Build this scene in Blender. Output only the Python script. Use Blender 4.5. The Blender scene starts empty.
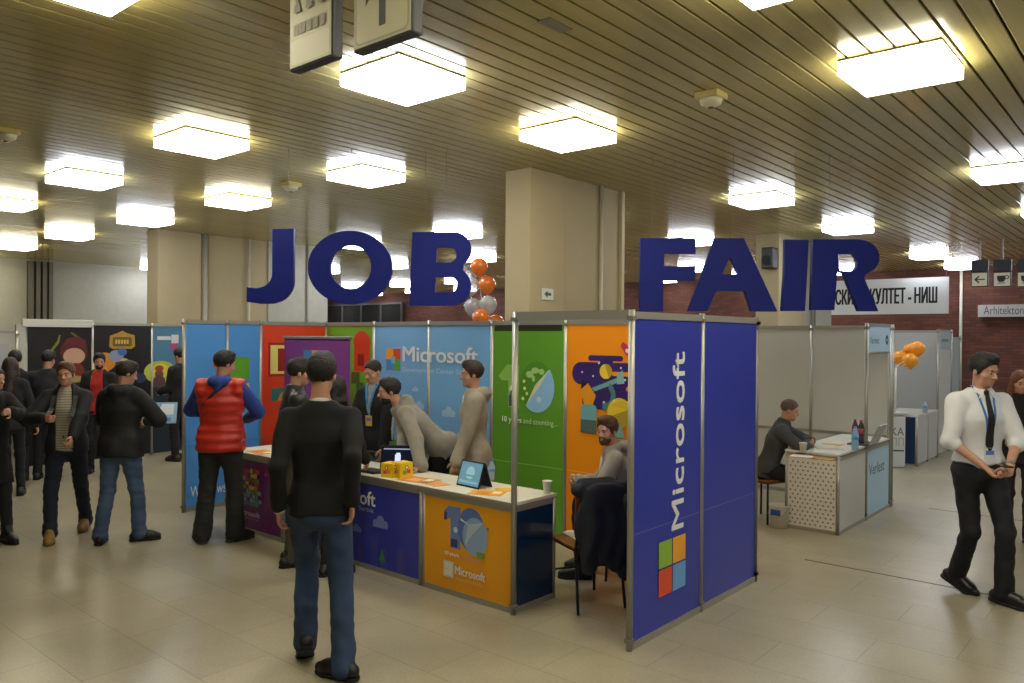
import bpy, bmesh, math, random
import numpy as np
from mathutils import Vector, Matrix

random.seed(7)
SC = bpy.context.scene
COL = SC.collection

# ------------------------------------------------------------------ camera, world, exposure
FPX = 785.0                      # focal length in pixels of the 1024 wide frame
YAW = math.radians(40.6)
EYE = 1.93
HOR = 5.0                        # horizon lies 5 px above the picture centre
ROLL = math.radians(0.4)
cam_d = bpy.data.cameras.new('camera')
cam = bpy.data.objects.new('camera', cam_d); COL.objects.link(cam)
cam_d.sensor_width = 36.0
cam_d.lens = 36.0 * FPX / 1024.0
cam_d.clip_end = 200
cam.location = (0, 0, EYE)
PITCH = math.atan(HOR / FPX)
cam.matrix_world = (Matrix.Translation((0, 0, EYE)) @ Matrix.Rotation(YAW, 4, 'Z')
                    @ Matrix.Rotation(math.pi / 2 - PITCH, 4, 'X') @ Matrix.Rotation(ROLL, 4, 'Z'))
SC.camera = cam
w = bpy.data.worlds.new('world'); SC.world = w; w.use_nodes = True
w.node_tree.nodes['Background'].inputs[0].default_value = (0.9, 0.95, 1.0, 1)
w.node_tree.nodes['Background'].inputs[1].default_value = 0.08
SC.view_settings.view_transform = 'Standard'
SC.view_settings.look = 'None'
SC.view_settings.exposure = 0.0
SC.view_settings.gamma = 1.0
SC.view_settings.use_curve_mapping = False
LAMP = 19.5                      # radiance of the ceiling light boxes

CM = cam.matrix_world.to_3x3()
def ray(px, py):
    return (CM @ Vector(((px - 512) / FPX, -(py - 341.5) / FPX, -1.0)))
def onX(px, py, X):
    r = ray(px, py); t = X / r.x; return Vector((X, r.y * t, EYE + r.z * t))
def onY(px, py, Y):
    r = ray(px, py); t = Y / r.y; return Vector((r.x * t, Y, EYE + r.z * t))
def onZ(px, py, Z):
    r = ray(px, py); t = (Z - EYE) / r.z; return Vector((r.x * t, r.y * t, Z))
def atD(px, py, D):
    r = ray(px, py); return Vector((r.x * D, r.y * D, EYE + r.z * D))

# ------------------------------------------------------------------ materials
def lin(h):
    if isinstance(h, str):
        v = [int(h[i:i + 2], 16) / 255 for i in (0, 2, 4)]
    else:
        v = [c / 255 for c in h]
    return tuple((c / 12.92 if c <= .04045 else ((c + .055) / 1.055) ** 2.4) for c in v) + (1,)

MATS = {}
def mat(col, rough=.5, metal=0.0, spec=.5, noise=0.0, nscale=8.0, bump=0.0, bscale=60.0, emit=0.0, coat=0.0, alpha=1.0, trans=0.0, sheen=0.0):
    key = (col, rough, metal, spec, noise, nscale, bump, bscale, emit, coat, alpha, trans, sheen)
    if key in MATS: return MATS[key]
    m = bpy.data.materials.new('mat_%d' % len(MATS)); m.use_nodes = True
    nt = m.node_tree; b = nt.nodes['Principled BSDF']
    c = lin(col)
    b.inputs['Base Color'].default_value = c
    b.inputs['Roughness'].default_value = rough
    b.inputs['Metallic'].default_value = metal
    b.inputs['Specular IOR Level'].default_value = spec
    b.inputs['Coat Weight'].default_value = coat
    b.inputs['Alpha'].default_value = alpha
    b.inputs['Transmission Weight'].default_value = trans
    b.inputs['Sheen Weight'].default_value = sheen
    if emit:
        b.inputs['Emission Color'].default_value = c
        b.inputs['Emission Strength'].default_value = emit
    if noise or bump:
        tc = nt.nodes.new('ShaderNodeTexCoord')
    if noise:
        n = nt.nodes.new('ShaderNodeTexNoise'); n.inputs['Scale'].default_value = nscale; n.inputs['Detail'].default_value = 5
        nt.links.new(tc.outputs['Object'], n.inputs['Vector'])
        r = nt.nodes.new('ShaderNodeValToRGB')
        r.color_ramp.elements[0].position = .3; r.color_ramp.elements[1].position = .7
        lo = tuple(max(0, x * (1 - noise)) for x in c[:3]) + (1,); hi = tuple(min(1, x * (1 + noise)) for x in c[:3]) + (1,)
        r.color_ramp.elements[0].color = lo; r.color_ramp.elements[1].color = hi
        nt.links.new(n.outputs['Fac'], r.inputs['Fac']); nt.links.new(r.outputs['Color'], b.inputs['Base Color'])
    if bump:
        n = nt.nodes.new('ShaderNodeTexNoise'); n.inputs['Scale'].default_value = bscale; n.inputs['Detail'].default_value = 4
        nt.links.new(tc.outputs['Object'], n.inputs['Vector'])
        bp = nt.nodes.new('ShaderNodeBump'); bp.inputs['Strength'].default_value = bump; bp.inputs['Distance'].default_value = .01
        nt.links.new(n.outputs['Fac'], bp.inputs['Height']); nt.links.new(bp.outputs['Normal'], b.inputs['Normal'])
    MATS[key] = m
    return m

def nodes_mat(name, build):
    m = bpy.data.materials.new(name); m.use_nodes = True
    build(m.node_tree, m.node_tree.nodes['Principled BSDF']); return m

ALU = mat('A3A197', .38, .55)
ALU_D = mat('8A887E', .42, .5)
BLACKM = mat('15161A', .4)
WHITE = mat('D8D6CC', .45)

# ------------------------------------------------------------------ objects and tags
def tag(o, label=None, cat=None, group=None, kind=None):
    if label: o['label'] = label
    if cat: o['category'] = cat
    if group: o['group'] = group
    if kind: o['kind'] = kind
    return o

def thing(name, label, cat, loc=(0, 0, 0), rz=0.0, group=None):
    o = bpy.data.objects.new(name, None); COL.objects.link(o)
    o.empty_display_size = .1
    o.location = loc; o.rotation_euler = (0, 0, rz)
    o['_m'] = 1
    del o['_m']
    return tag(o, label, cat, group)

def link_mesh(name, me, parent=None, mats=None):
    if mats:
        for m in mats: me.materials.append(m)
    o = bpy.data.objects.new(name, me); COL.objects.link(o)
    if parent is not None: o.parent = parent
    return o

class MB:
    """collects shapes in world or local coordinates and links them as one mesh"""
    def __init__(s):
        s.bm = bmesh.new(); s.mats = []
    def mi(s, m):
        if m not in s.mats: s.mats.append(m)
        return s.mats.index(m)
    def box(s, x0, x1, y0, y1, z0, z1, m, bev=0.0, M=None):
        r = bmesh.ops.create_cube(s.bm, size=1)
        vs = r['verts']
        for v in vs:
            v.co = Vector(((x0 + x1) / 2 + v.co.x * (x1 - x0), (y0 + y1) / 2 + v.co.y * (y1 - y0), (z0 + z1) / 2 + v.co.z * (z1 - z0)))
        fs = set(f for v in vs for f in v.link_faces)
        if bev:
            es = list(set(e for v in vs for e in v.link_edges))
            rr = bmesh.ops.bevel(s.bm, geom=es, offset=bev, segments=2, affect='EDGES', profile=.5)
            vs = list(set(rr['verts']) | set(v for f in rr['faces'] for v in f.verts))
            vs = list(set(v for v in s.bm.verts if v in set(vs)))
            fs = set(f for v in vs for f in v.link_faces)
        i = s.mi(m)
        for f in fs: f.material_index = i
        if M is not None:
            allv = set(v for f in fs for v in f.verts)
            for v in allv: v.co = M @ v.co
        return s
    def tube(s, pts, r, m, n=8, cap=True):
        pts = [Vector(p) for p in pts]
        rs = r if isinstance(r, (list, tuple)) else [r] * len(pts)
        i = s.mi(m); rings = []
        up = None
        for k, p in enumerate(pts):
            if k == 0: d = pts[1] - p
            elif k == len(pts) - 1: d = p - pts[k - 1]
            else: d = (pts[k + 1] - p).normalized() + (p - pts[k - 1]).normalized()
            d = d.normalized()
            if up is None:
                up = Vector((0, 0, 1)) if abs(d.z) < .9 else Vector((1, 0, 0))
            a = d.cross(up)
            if a.length < 1e-5: a = d.cross(Vector((0.3, 1, 0.2)))
            a.normalize(); b = a.cross(d).normalized(); up = b
            rings.append([s.bm.verts.new(p + (a * math.cos(t) + b * math.sin(t)) * rs[k]) for t in [2 * math.pi * j / n for j in range(n)]])
        for k in range(len(rings) - 1):
            for j in range(n):
                f = s.bm.faces.new((rings[k][j], rings[k][(j + 1) % n], rings[k + 1][(j + 1) % n], rings[k + 1][j]))
                f.material_index = i; f.smooth = True
        if cap:
            for rg in (rings[0][::-1], rings[-1]):
                f = s.bm.faces.new(rg); f.material_index = i
        return s
    def ribbon(s, pts, side, width, thick, m):
        """flat strap along pts; side = list of side vectors"""
        i = s.mi(m); rows = []
        for k, p in enumerate(pts):
            p = Vector(p); d = (Vector(pts[min(k + 1, len(pts) - 1)]) - Vector(pts[max(k - 1, 0)])).normalized()
            sd = Vector(side[k] if isinstance(side, list) else side); sd = (sd - d * sd.dot(d)).normalized()
            n = d.cross(sd).normalized()
            rows.append([s.bm.verts.new(p + sd * width / 2 * a + n * thick / 2 * b) for a, b in ((-1, -1), (1, -1), (1, 1), (-1, 1))])
        for k in range(len(rows) - 1):
            for j in range(4):
                f = s.bm.faces.new((rows[k][j], rows[k][(j + 1) % 4], rows[k + 1][(j + 1) % 4], rows[k + 1][j])); f.material_index = i
        for rg in (rows[0][::-1], rows[-1]):
            f = s.bm.faces.new(rg); f.material_index = i
        return s
    def lathe(s, c, prof, m, n=20):
        """prof: (radius, z) from bottom to top"""
        i = s.mi(m); rings = []
        for r, z in prof:
            rings.append([s.bm.verts.new((c[0] + r * math.cos(t), c[1] + r * math.sin(t), c[2] + z)) for t in [2 * math.pi * j / n for j in range(n)]])
        for k in range(len(rings) - 1):
            for j in range(n):
                f = s.bm.faces.new((rings[k][j], rings[k][(j + 1) % n], rings[k + 1][(j + 1) % n], rings[k + 1][j]))
                f.material_index = i; f.smooth = True
        for rg in (rings[0][::-1], rings[-1]):
            if (rg[0].co - rg[n // 2].co).length > 1e-4:
                f = s.bm.faces.new(rg); f.material_index = i
        return s
    def prism(s, pts, n, depth, m):
        """closed outline pts (3D, planar) extruded by depth along n"""
        i = s.mi(m); n = Vector(n)
        a = [s.bm.verts.new(Vector(p)) for p in pts]; b = [s.bm.verts.new(Vector(p) + n * depth) for p in pts]
        fs = [s.bm.faces.new(a[::-1]), s.bm.faces.new(b)]
        for k in range(len(a)):
            fs.append(s.bm.faces.new((a[k], a[(k + 1) % len(a)], b[(k + 1) % len(a)], b[k])))
        for f in fs: f.material_index = i
        return s
    def build(s, name, parent=None, smooth=False, origin=None):
        bmesh.ops.recalc_face_normals(s.bm, faces=s.bm.faces[:])
        me = bpy.data.meshes.new(name)
        if origin is not None:
            for v in s.bm.verts: v.co -= Vector(origin)
        s.bm.to_mesh(me); s.bm.free()
        if smooth:
            for p in me.polygons: p.use_smooth = True
        o = link_mesh(name, me, parent, s.mats)
        if origin is not None: o.location = origin
        return o

# ------------------------------------------------------------------ lettering
TXT = {}
def text_geo(body, bold=0.0):
    """flat polygons (verts, faces) of a line of text, cap height about 1, starting at x = 0"""
    k = (body, bold)
    if k in TXT: return TXT[k]
    cu = bpy.data.curves.new('text_tmp', 'FONT'); cu.body = body; cu.offset = bold
    cu.resolution_u = 3
    cu.size = 1.0; cu.fill_mode = 'FRONT'
    ob = bpy.data.objects.new('text_tmp', cu); COL.objects.link(ob)
    bpy.context.view_layer.update()
    dg = bpy.context.evaluated_depsgraph_get()
    me = bpy.data.meshes.new_from_object(ob.evaluated_get(dg))
    vs = [(v.co.x, v.co.y) for v in me.vertices]; fs = [tuple(p.vertices) for p in me.polygons]
    bpy.data.objects.remove(ob); bpy.data.curves.remove(cu); bpy.data.meshes.remove(me)
    x0 = min(v[0] for v in vs); x1 = max(v[0] for v in vs)
    vs = [(v[0] - x0, v[1]) for v in vs]
    TXT[k] = (vs, fs, x1 - x0)
    return TXT[k]

class Poster:
    """a printed board: a thin slab plus flat print on its face, all in one mesh"""
    def __init__(s, O, u, v, w, h, board, thick=.006):
        s.O = Vector(O); s.u = Vector(u).normalized(); s.v = Vector(v).normalized(); s.n = s.u.cross(s.v)
        s.bm = bmesh.new(); s.mats = []; s.k = 0; s.w = w; s.h = h
        a = [s.P(0, 0), s.P(w, 0), s.P(w, h), s.P(0, h)]
        vs = [s.bm.verts.new(p) for p in a]; vb = [s.bm.verts.new(p - s.n * thick) for p in a]
        i = s.mi(board)
        fs = [s.bm.faces.new(vs), s.bm.faces.new(vb[::-1])]
        for j in range(4): fs.append(s.bm.faces.new((vs[j], vb[j], vb[(j + 1) % 4], vs[(j + 1) % 4])))
        for f in fs: f.material_index = i
    def mi(s, m):
        if m not in s.mats: s.mats.append(m)
        return s.mats.index(m)
    def P(s, x, y): return s.O + s.u * x + s.v * y
    def poly(s, pts, m):
        s.k += 1; i = s.mi(m)
        vs = [s.bm.verts.new(s.P(*p) + s.n * .0007 * s.k) for p in pts]
        f = s.bm.faces.new(vs); f.material_index = i; f.normal_update()
        if f.normal.dot(s.n) < 0: f.normal_flip()
        return s
    def rect(s, x0, y0, x1, y1, m): return s.poly([(x0, y0), (x1, y0), (x1, y1), (x0, y1)], m)
    def circ(s, x, y, r, m, ry=None, a0=0, a1=360, n=28):
        ry = ry or r
        full = (a1 - a0) >= 360
        pts = [(x + r * math.cos(math.radians(a0 + (a1 - a0) * j / n)), y + ry * math.sin(math.radians(a0 + (a1 - a0) * j / n))) for j in range(n if full else n + 1)]
        return s.poly(pts, m)
    def rrect(s, x0, y0, x1, y1, r, m):
        pts = []
        for cx, cy, a in ((x1 - r, y0 + r, -90), (x1 - r, y1 - r, 0), (x0 + r, y1 - r, 90), (x0 + r, y0 + r, 180)):
            for j in range(7):
                t = math.radians(a + 15 * j); pts.append((cx + r * math.cos(t), cy + r * math.sin(t)))
        return s.poly(pts, m)
    def text(s, body, x, y, m, cap=None, width=None, bold=0.0, rot=0, mirror=False):
        """cap: cap height in metres; width squeezes or stretches to that width"""
        if bold and not mirror:        # heavier strokes: the same line printed a hair apart
            e = (cap or .1) * .032 * (1.5 if bold > .01 else 1)
            for a, b in ((-e, -e * .4), (e, -e * .4), (-e, e * .4), (e, e * .4)):
                s.text(body, x + a, y + b, m, cap, width, 0, rot)
        vs, fs, tw = text_geo(body, 0.0)
        sy = (cap or .1) / .70
        sx = (width / tw) if width else sy
        if cap is None and width: sy = sx
        s.k += 1; i = s.mi(m)
        c, sn = math.cos(math.radians(rot)), math.sin(math.radians(rot))
        out = []
        for a, b in vs:
            a *= sx; b *= sy
            out.append(s.bm.verts.new(s.P(x + a * c - b * sn, y + a * sn + b * c) + s.n * .0007 * s.k))
        for f in fs:
            try: ff = s.bm.faces.new([out[j] for j in f])
            except ValueError: continue
            ff.material_index = i; ff.normal_update()
            if ff.normal.dot(s.n) < 0: ff.normal_flip()
        return s
    def build(s, name, parent=None):
        me = bpy.data.meshes.new(name); s.bm.to_mesh(me); s.bm.free()
        return link_mesh(name, me, parent, s.mats)

def windows(p, x, y, sz, gap=.06, cols=('E0562C', '7DB33B', '4E93D6', 'F2B32E')):
    """four-square logo: tl, tr, bl, br"""
    q = sz * (1 - gap) / 2
    for (dx, dy), c in zip(((0, sz - q), (sz - q, sz - q), (0, 0), (sz - q, 0)), cols):
        p.rect(x + dx, y + dy, x + dx + q, y + dy + q, mat(c, .5))
# ------------------------------------------------------------------ smooth solid modelling for figures and soft things
def V3(*a): return np.array(a, dtype=float)
def nrm(v): return v / (np.linalg.norm(v) + 1e-9)

def seg(a, b, ra, rb=None, flat=None):
    a = np.array(a, float); b = np.array(b, float); rb = ra if rb is None else rb
    if flat is not None: fn, fk = nrm(np.array(flat[0], float)), flat[1]
    def f(P):
        pa = P - a; ba = b - a
        if flat is not None:
            pa = pa + np.outer(pa @ fn, fn) * (fk - 1); ba = ba + fn * (ba @ fn) * (fk - 1)
        h = np.clip(pa @ ba / max(ba @ ba, 1e-9), 0, 1)
        return np.linalg.norm(pa - h[:, None] * ba, axis=1) - (ra + (rb - ra) * h)
    return f
def ell(c, r, R=None):
    c = np.array(c, float); r = np.array(r, float)
    def f(P):
        p = P - c
        if R is not None: p = p @ R
        k0 = np.linalg.norm(p / r, axis=1); k1 = np.linalg.norm(p / (r * r), axis=1) + 1e-9
        return k0 * (k0 - 1) / k1
    return f
def plane(p0, n):            # keeps the side the normal points away from
    p0 = np.array(p0, float); n = nrm(np.array(n, float))
    return lambda P: (P - p0) @ n

class Solid:
    def __init__(s): s.ops = []; s.lo = []; s.hi = []; s.fold = None
    def u(s, f, k=.02): s.ops.append(('u', f, k)); return s
    def cut(s, f, k=.01): s.ops.append(('c', f, k)); return s       # subtract
    def keep(s, f, k=.0): s.ops.append(('k', f, k)); return s       # intersect
    def __call__(s, P):
        d = np.full(len(P), 10.0)
        for t, f, k in s.ops:
            e = f(P)
            if t == 'u':
                if k > 0:
                    h = np.clip(.5 + .5 * (e - d) / k, 0, 1); d = e * (1 - h) + d * h - k * h * (1 - h)
                else: d = np.minimum(d, e)
            else:
                if t == 'c': e = -e
                if k > 0:
                    h = np.clip(.5 - .5 * (e - d) / k, 0, 1); d = e * (1 - h) + d * h + k * h * (1 - h)
                else: d = np.maximum(d, e)
        if s.fold is not None: d = d + s.fold(P)
        return d

def folds(amp, fr=9.0, seed=0, stretch=(1, 1, .6)):
    rs = np.random.RandomState(seed)
    D = rs.normal(size=(6, 3)); D /= np.linalg.norm(D, axis=1)[:, None]
    fq = fr * (1 + rs.rand(6) * 1.6); ph = rs.rand(6) * 6.28; st = np.array(stretch)
    def f(P):
        q = P * st; q = q + .035 * np.sin(q[:, [1, 2, 0]] * fr * 1.3 + ph[:3])
        v = 0
        for i in range(6): v = v + np.sin(q @ D[i] * fq[i] * 2.6 + ph[i])
        return amp * v / 3.0
    return f

def surface(sdf, lo, hi, vox):
    """surface nets on a block-sparse grid; returns verts, quads"""
    B = 6
    lo = np.array(lo, float); hi = np.array(hi, float)
    nb = np.maximum(1, np.ceil((hi - lo) / (vox * B)).astype(int)); n = nb * B
    cx = [lo[i] + (np.arange(nb[i]) + .5) * vox * B for i in range(3)]
    C = np.stack(np.meshgrid(*cx, indexing='ij'), -1).reshape(-1, 3)
    dc = sdf(C); R = vox * B * .87 * 1.9 + .012
    act = np.abs(dc) < R
    G = np.repeat(np.repeat(np.repeat(np.where(dc < 0, -1.0, 1.0).reshape(nb), B, 0), B, 1), B, 2)
    idx = np.argwhere(act.reshape(nb))
    off = np.stack(np.meshgrid(*[np.arange(B)] * 3, indexing='ij'), -1).reshape(-1, 3)
    gi = (idx[:, None, :] * B + off[None]).reshape(-1, 3)
    P = lo + (gi + .5) * vox
    d = np.empty(len(P))
    for a in range(0, len(P), 200000): d[a:a + 200000] = sdf(P[a:a + 200000])
    G[gi[:, 0], gi[:, 1], gi[:, 2]] = d
    ins = G < 0
    c = np.zeros(np.array(G.shape) - 1, int)
    S = lambda A, i, j, k: A[i:A.shape[0] - 1 + i, j:A.shape[1] - 1 + j, k:A.shape[2] - 1 + k]
    for i in (0, 1):
        for j in (0, 1):
            for k in (0, 1): c += S(ins, i, j, k)
    cell = (c > 0) & (c < 8)
    ids = -np.ones(c.shape, int); L = np.argwhere(cell); ids[cell] = np.arange(len(L))
    acc = np.zeros((len(L), 3)); cnt = np.zeros(len(L))
    for ax in range(3):
        o1, o2 = [q for q in range(3) if q != ax]
        for u_ in (0, 1):
            for v_ in (0, 1):
                p = np.zeros(3, int); p[o1] = u_; p[o2] = v_; q = p.copy(); q[ax] = 1
                g0 = G[tuple((L + p).T)]; g1 = G[tuple((L + q).T)]
                m = (g0 < 0) != (g1 < 0)
                t = g0[m] / (g0[m] - g1[m] + 1e-12)
                w_ = np.repeat(p[None].astype(float), m.sum(), 0); w_[:, ax] = t
                acc[m] += w_; cnt[m] += 1
    Vt = lo + (L + acc / np.maximum(cnt, 1)[:, None] + .5) * vox
    quads = []
    for ax in range(3):
        o1, o2 = (ax + 1) % 3, (ax + 2) % 3
        sh = list(G.shape); sh[ax] -= 1
        a = [slice(None)] * 3; b = [slice(None)] * 3; a[ax] = slice(0, -1); b[ax] = slice(1, None)
        E = np.argwhere(ins[tuple(a)] != ins[tuple(b)])
        E = E[(E[:, o1] > 0) & (E[:, o2] > 0) & (E[:, o1] < G.shape[o1] - 1) & (E[:, o2] < G.shape[o2] - 1)]
        e1 = np.zeros(3, int); e1[o1] = 1; e2 = np.zeros(3, int); e2[o2] = 1
        q = np.stack([ids[tuple((E - e1 - e2).T)], ids[tuple((E - e2).T)], ids[tuple(E.T)], ids[tuple((E - e1).T)]], 1)
        fl = ~ins[tuple(E.T)]
        q[fl] = q[fl][:, ::-1]
        quads.append(q)
    Q = np.concatenate(quads)
    Q = Q[(Q >= 0).all(1)]
    return Vt, Q

def solid_mesh(name, sdf, lo, hi, vox, m, parent=None, matfn=None, mats=None):
    Vt, Q = surface(sdf, lo, hi, vox)
    me = bpy.data.meshes.new(name)
    me.vertices.add(len(Vt)); me.vertices.foreach_set('co', Vt.astype(np.float32).ravel())
    me.loops.add(len(Q) * 4); me.loops.foreach_set('vertex_index', Q.astype(np.int32).ravel())
    me.polygons.add(len(Q)); me.polygons.foreach_set('loop_start', np.arange(0, len(Q) * 4, 4, dtype=np.int32))
    me.polygons.foreach_set('loop_total', np.full(len(Q), 4, dtype=np.int32))
    me.polygons.foreach_set('use_smooth', np.ones(len(Q), dtype=bool))
    ml = mats or [m]
    for x in ml: me.materials.append(x)
    if matfn is not None and len(Q):
        me.polygons.foreach_set('material_index', matfn(Vt[Q].mean(1)).astype(np.int32))
    me.update(calc_edges=True); me.validate()
    return link_mesh(name, me, parent)

# ------------------------------------------------------------------ figures
SKIN = mat('B98A70', .55, noise=.06, nscale=12)
def Rz(a):
    c, s_ = math.cos(a), math.sin(a); return np.array([[c, -s_, 0], [s_, c, 0], [0, 0, 1.0]])
def Rx(a):
    c, s_ = math.cos(a), math.sin(a); return np.array([[1.0, 0, 0], [0, c, -s_], [0, s_, c]])
def Ry(a):
    c, s_ = math.cos(a), math.sin(a); return np.array([[c, 0, s_], [0, 1.0, 0], [-s_, 0, c]])

def ik(a, t, l1, l2, pole):
    d = t - a; L = np.linalg.norm(d); L2 = min(L, (l1 + l2) * .998); dn = d / (L + 1e-9); t = a + dn * L2
    x = (l1 * l1 - l2 * l2 + L2 * L2) / (2 * L2); h = math.sqrt(max(0, l1 * l1 - x * x))
    p = np.array(pole, float); p = p - dn * (p @ dn); p = nrm(p)
    return a + dn * x + p * h, t

RAD = math.radians
def person(label, pos, face, H=1.8, sit=None, lean=0, side=0, twist=0, hip=None, hipx=0.0,
           footL=(-.11, 0, 0), footR=(.11, 0, 0), ftL=0, ftR=0, liftL=0, liftR=0, kneeL=(0, 1, 0), kneeR=(0, 1, 0),
           handL=None, handR=None, elbL=(-.25, -1, -.2), elbR=(.25, -1, -.2), curl=35,
           head=(0, 0), skin=SKIN, hair=('short', '1A1512'), beard=None, top=None, under=None, legs=None, shoes=None,
           coat=None, build=1.0, vox=.0085, extras=None, group=None, glasses=False, female=False, palm=None, hdir=None):
    """local frame: +y is where the figure faces, +x its right hand side, z up; all sizes for a 1.8 m figure scaled by H"""
    s = H / 1.8
    root = thing('person', label, 'person', pos, RAD(40.6 + face), group)
    hz = (hip if hip is not None else .945) * s if sit is None else sit + .09
    la, sa = RAD(lean), RAD(side)
    Pv = V3(hipx, 0, hz)
    if sit is not None: Pv = V3(hipx, 0, hz)
    u = nrm(V3(math.sin(sa), math.sin(la), math.cos(la) * math.cos(sa)))
    T = Rz(RAD(twist))
    right = T @ V3(1, 0, 0); right = nrm(right - u * (right @ u)); fwd = nrm(np.cross(u, right))
    hr = Rz(RAD(twist) * .3) @ V3(1, 0, 0); hf = np.cross(V3(0, 0, 1), hr)
    W = .168 * s * (.88 if female else 1.0)
    waist = Pv + u * .20 * s; chest = Pv + u * .36 * s; nb = Pv + u * .555 * s - fwd * .005
    sh = Pv + u * .480 * s
    SL, SR = sh - right * W, sh + right * W
    HLp, HRp = Pv - hr * .092 * s, Pv + hr * .092 * s
    ank = .085 * s
    feet = []
    for ft, yaw, lift, hipj, kn in ((footL, ftL, liftL, HLp, kneeL), (footR, ftR, liftR, HRp, kneeR)):
        A = V3(ft[0], ft[1], (ft[2] if len(ft) > 2 else 0) + ank + .10 * math.sin(RAD(lift)) * s)
        K, A2 = ik(hipj, A, .435 * s, .43 * s, kn)
        fd = Rz(RAD(yaw)) @ V3(0, 1, 0)
        fd = nrm(V3(fd[0] * math.cos(RAD(lift)), fd[1] * math.cos(RAD(lift)), -math.sin(RAD(lift))))
        feet.append((hipj, K, A2, fd))
    if handL is None: handL = (-.27, .06, .80)
    if handR is None: handR = (.27, .06, .80)
    arms = []
    for S_, ht, el, sg in ((SL, handL, elbL, -1), (SR, handR, elbR, 1)):
        t = V3(*ht) * V3(1, 1, 1); t[2] *= 1
        E_, Wr = ik(S_, t, .285 * s, .255 * s, el)
        arms.append((S_, E_, Wr, sg))
    hy, hp = head; hR = Rz(RAD(hy)) @ Rx(RAD(-hp))
    hu = hR @ V3(0, 0, 1)
    nd = nrm(u * .6 + V3(0, 0, 1) * .5 + hu * .3 + (hR @ V3(0, 1, 0)) * .12)
    hc = nb + nd * .160 * s + (hR @ V3(0, .015, 0))
    q = s * .95
    def hp_(x, y, z): return hc + hR @ V3(x * q, y * q, z * q)
    hs = lambda *r: V3(*r) * q

    fl = (fwd, 1.42)
    B = Solid()
    bw = build * (.93 if female else 1)
    B.u(seg(Pv + u * .02, waist, .13 * s * bw, .120 * s * bw, fl), .03)
    B.u(seg(waist, chest, .120 * s * bw, .145 * s * bw, fl), .05)
    B.u(seg(chest, nb - u * .07 * s, .145 * s * bw, .10 * s, fl), .05)
    B.u(seg(SL + right * .02, SR - right * .02, .048 * s, None, None), .06)
    for (Hh, K, A, fd) in feet:
        B.u(seg(Hh, K, .078 * s * bw, .052 * s), .05)
        B.u(seg(K, A, .053 * s, .038 * s), .02)
        B.u(seg(A + V3(0, 0, -.03), A + fd * .13 * s - V3(0, 0, .045 * s), .035 * s, .026 * s), .02)
    for (S_, E_, Wr, sg) in arms:
        B.u(seg(S_, E_, .046 * s * bw, .037 * s), .03)
        B.u(seg(E_, Wr, .037 * s, .026 * s), .015)
    # neck and head
    B.u(seg(nb - u * .05, hc + hR @ V3(0, -.02, -.02), .053 * s * (.86 if female else 1), .049 * s), .03)
    HD = Solid()
    HD.u(ell(hp_(0, -.012, .035), hs(.074, .095, .085), hR), 0)
    HD.u(ell(hp_(0, .022, -.03), hs(.060, .068, .085), hR), .03)
    HD.u(ell(hp_(0, .032, -.078), hs(.044, .045, .034), hR), .03)
    HD.u(ell(hp_(0, .068, -.098), hs(.018, .016, .014), hR), .02)
    HD.u(seg(hp_(-.034, .078, .018), hp_(.034, .078, .018), .012 * q), .012)
    for sg in (-1, 1):
        HD.u(ell(hp_(sg * .042, .052, -.032), hs(.022, .022, .018), hR), .02)
        HD.cut(ell(hp_(sg * .030, .094, -.002), hs(.016, .013, .010), hR), .010)
        HD.u(ell(hp_(sg * .075, -.008, -.012), hs(.010, .019, .030), hR), .006)
    HD.u(seg(hp_(0, .084, .004), hp_(0, .108, -.032), .007 * q, .012 * q), .010)
    HD.u(seg(hp_(-.013, .094, -.036), hp_(.013, .094, -.036), .008 * q), .006)
    HD.u(seg(hp_(-.018, .083, -.061), hp_(.018, .083, -.061), .0075 * q), .005)
    HD.u(seg(hp_(-.014, .082, -.071), hp_(.014, .082, -.071), .008 * q), .004)
    B.u(HD, .02)
    # hands
    for i, (S_, E_, Wr, sg) in enumerate(arms):
        d = nrm(nrm(Wr - E_) + (V3(0, 0, -.15)))
        if hdir is not None: d = nrm(V3(*hdir))
        n0 = -right * sg if palm is None else V3(*palm[i])
        n0 = nrm(n0 - d * (n0 @ d)); tdir = nrm(np.cross(d, n0)) * (1 if i == 0 else -1)
        if palm is None and tdir[1] < 0: tdir = -tdir
        B.u(seg(Wr + d * .025 * s, Wr + d * .075 * s, .036 * s, .038 * s, (n0, 2.4)), .02)
        cu = curl[i] if isinstance(curl, (tuple, list)) else curl
        for j, (of, ln) in enumerate(((.028, .070), (.010, .080), (-.009, .075), (-.027, .058))):
            p = Wr + d * .092 * s + tdir * of * s; dd = d
            rr = .0088 * s
            for kseg, fr in enumerate((.45, .30, .25)):
                aa = RAD(cu * (1 + .12 * j) * (.55 if kseg == 0 else 1.0)); dd = nrm(dd * math.cos(aa) + np.cross(np.cross(d, n0), dd) * math.sin(aa))
                p2 = p + dd * ln * fr * s * 1.05
                B.u(seg(p, p2, rr, rr * .92), .004 if kseg else .008); p = p2; rr *= .93
        tb = Wr + d * .03 * s + tdir * .028 * s; t1 = tb + nrm(d * .65 + tdir * .75 + n0 * .25) * .042 * s; t2 = t1 + nrm(d * .95 + tdir * .15 + n0 * .4) * .034 * s
        B.u(seg(tb, t1, .013 * s, .0105 * s), .012); B.u(seg(t1, t2, .0105 * s, .0085 * s), .004)
    pts = np.array([Pv, hc + V3(0, 0, .15), hc - V3(0, 0, .1)] + [x for a in arms for x in a[:3]] + [x for a in feet for x in a[:3]])
    lo = pts.min(0) - .27; hi = pts.max(0) + .27; lo[2] = max(lo[2], -.02)
    lo[2] = -.02
    body = solid_mesh('body', B, lo, hi, vox, skin, root)
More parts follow.
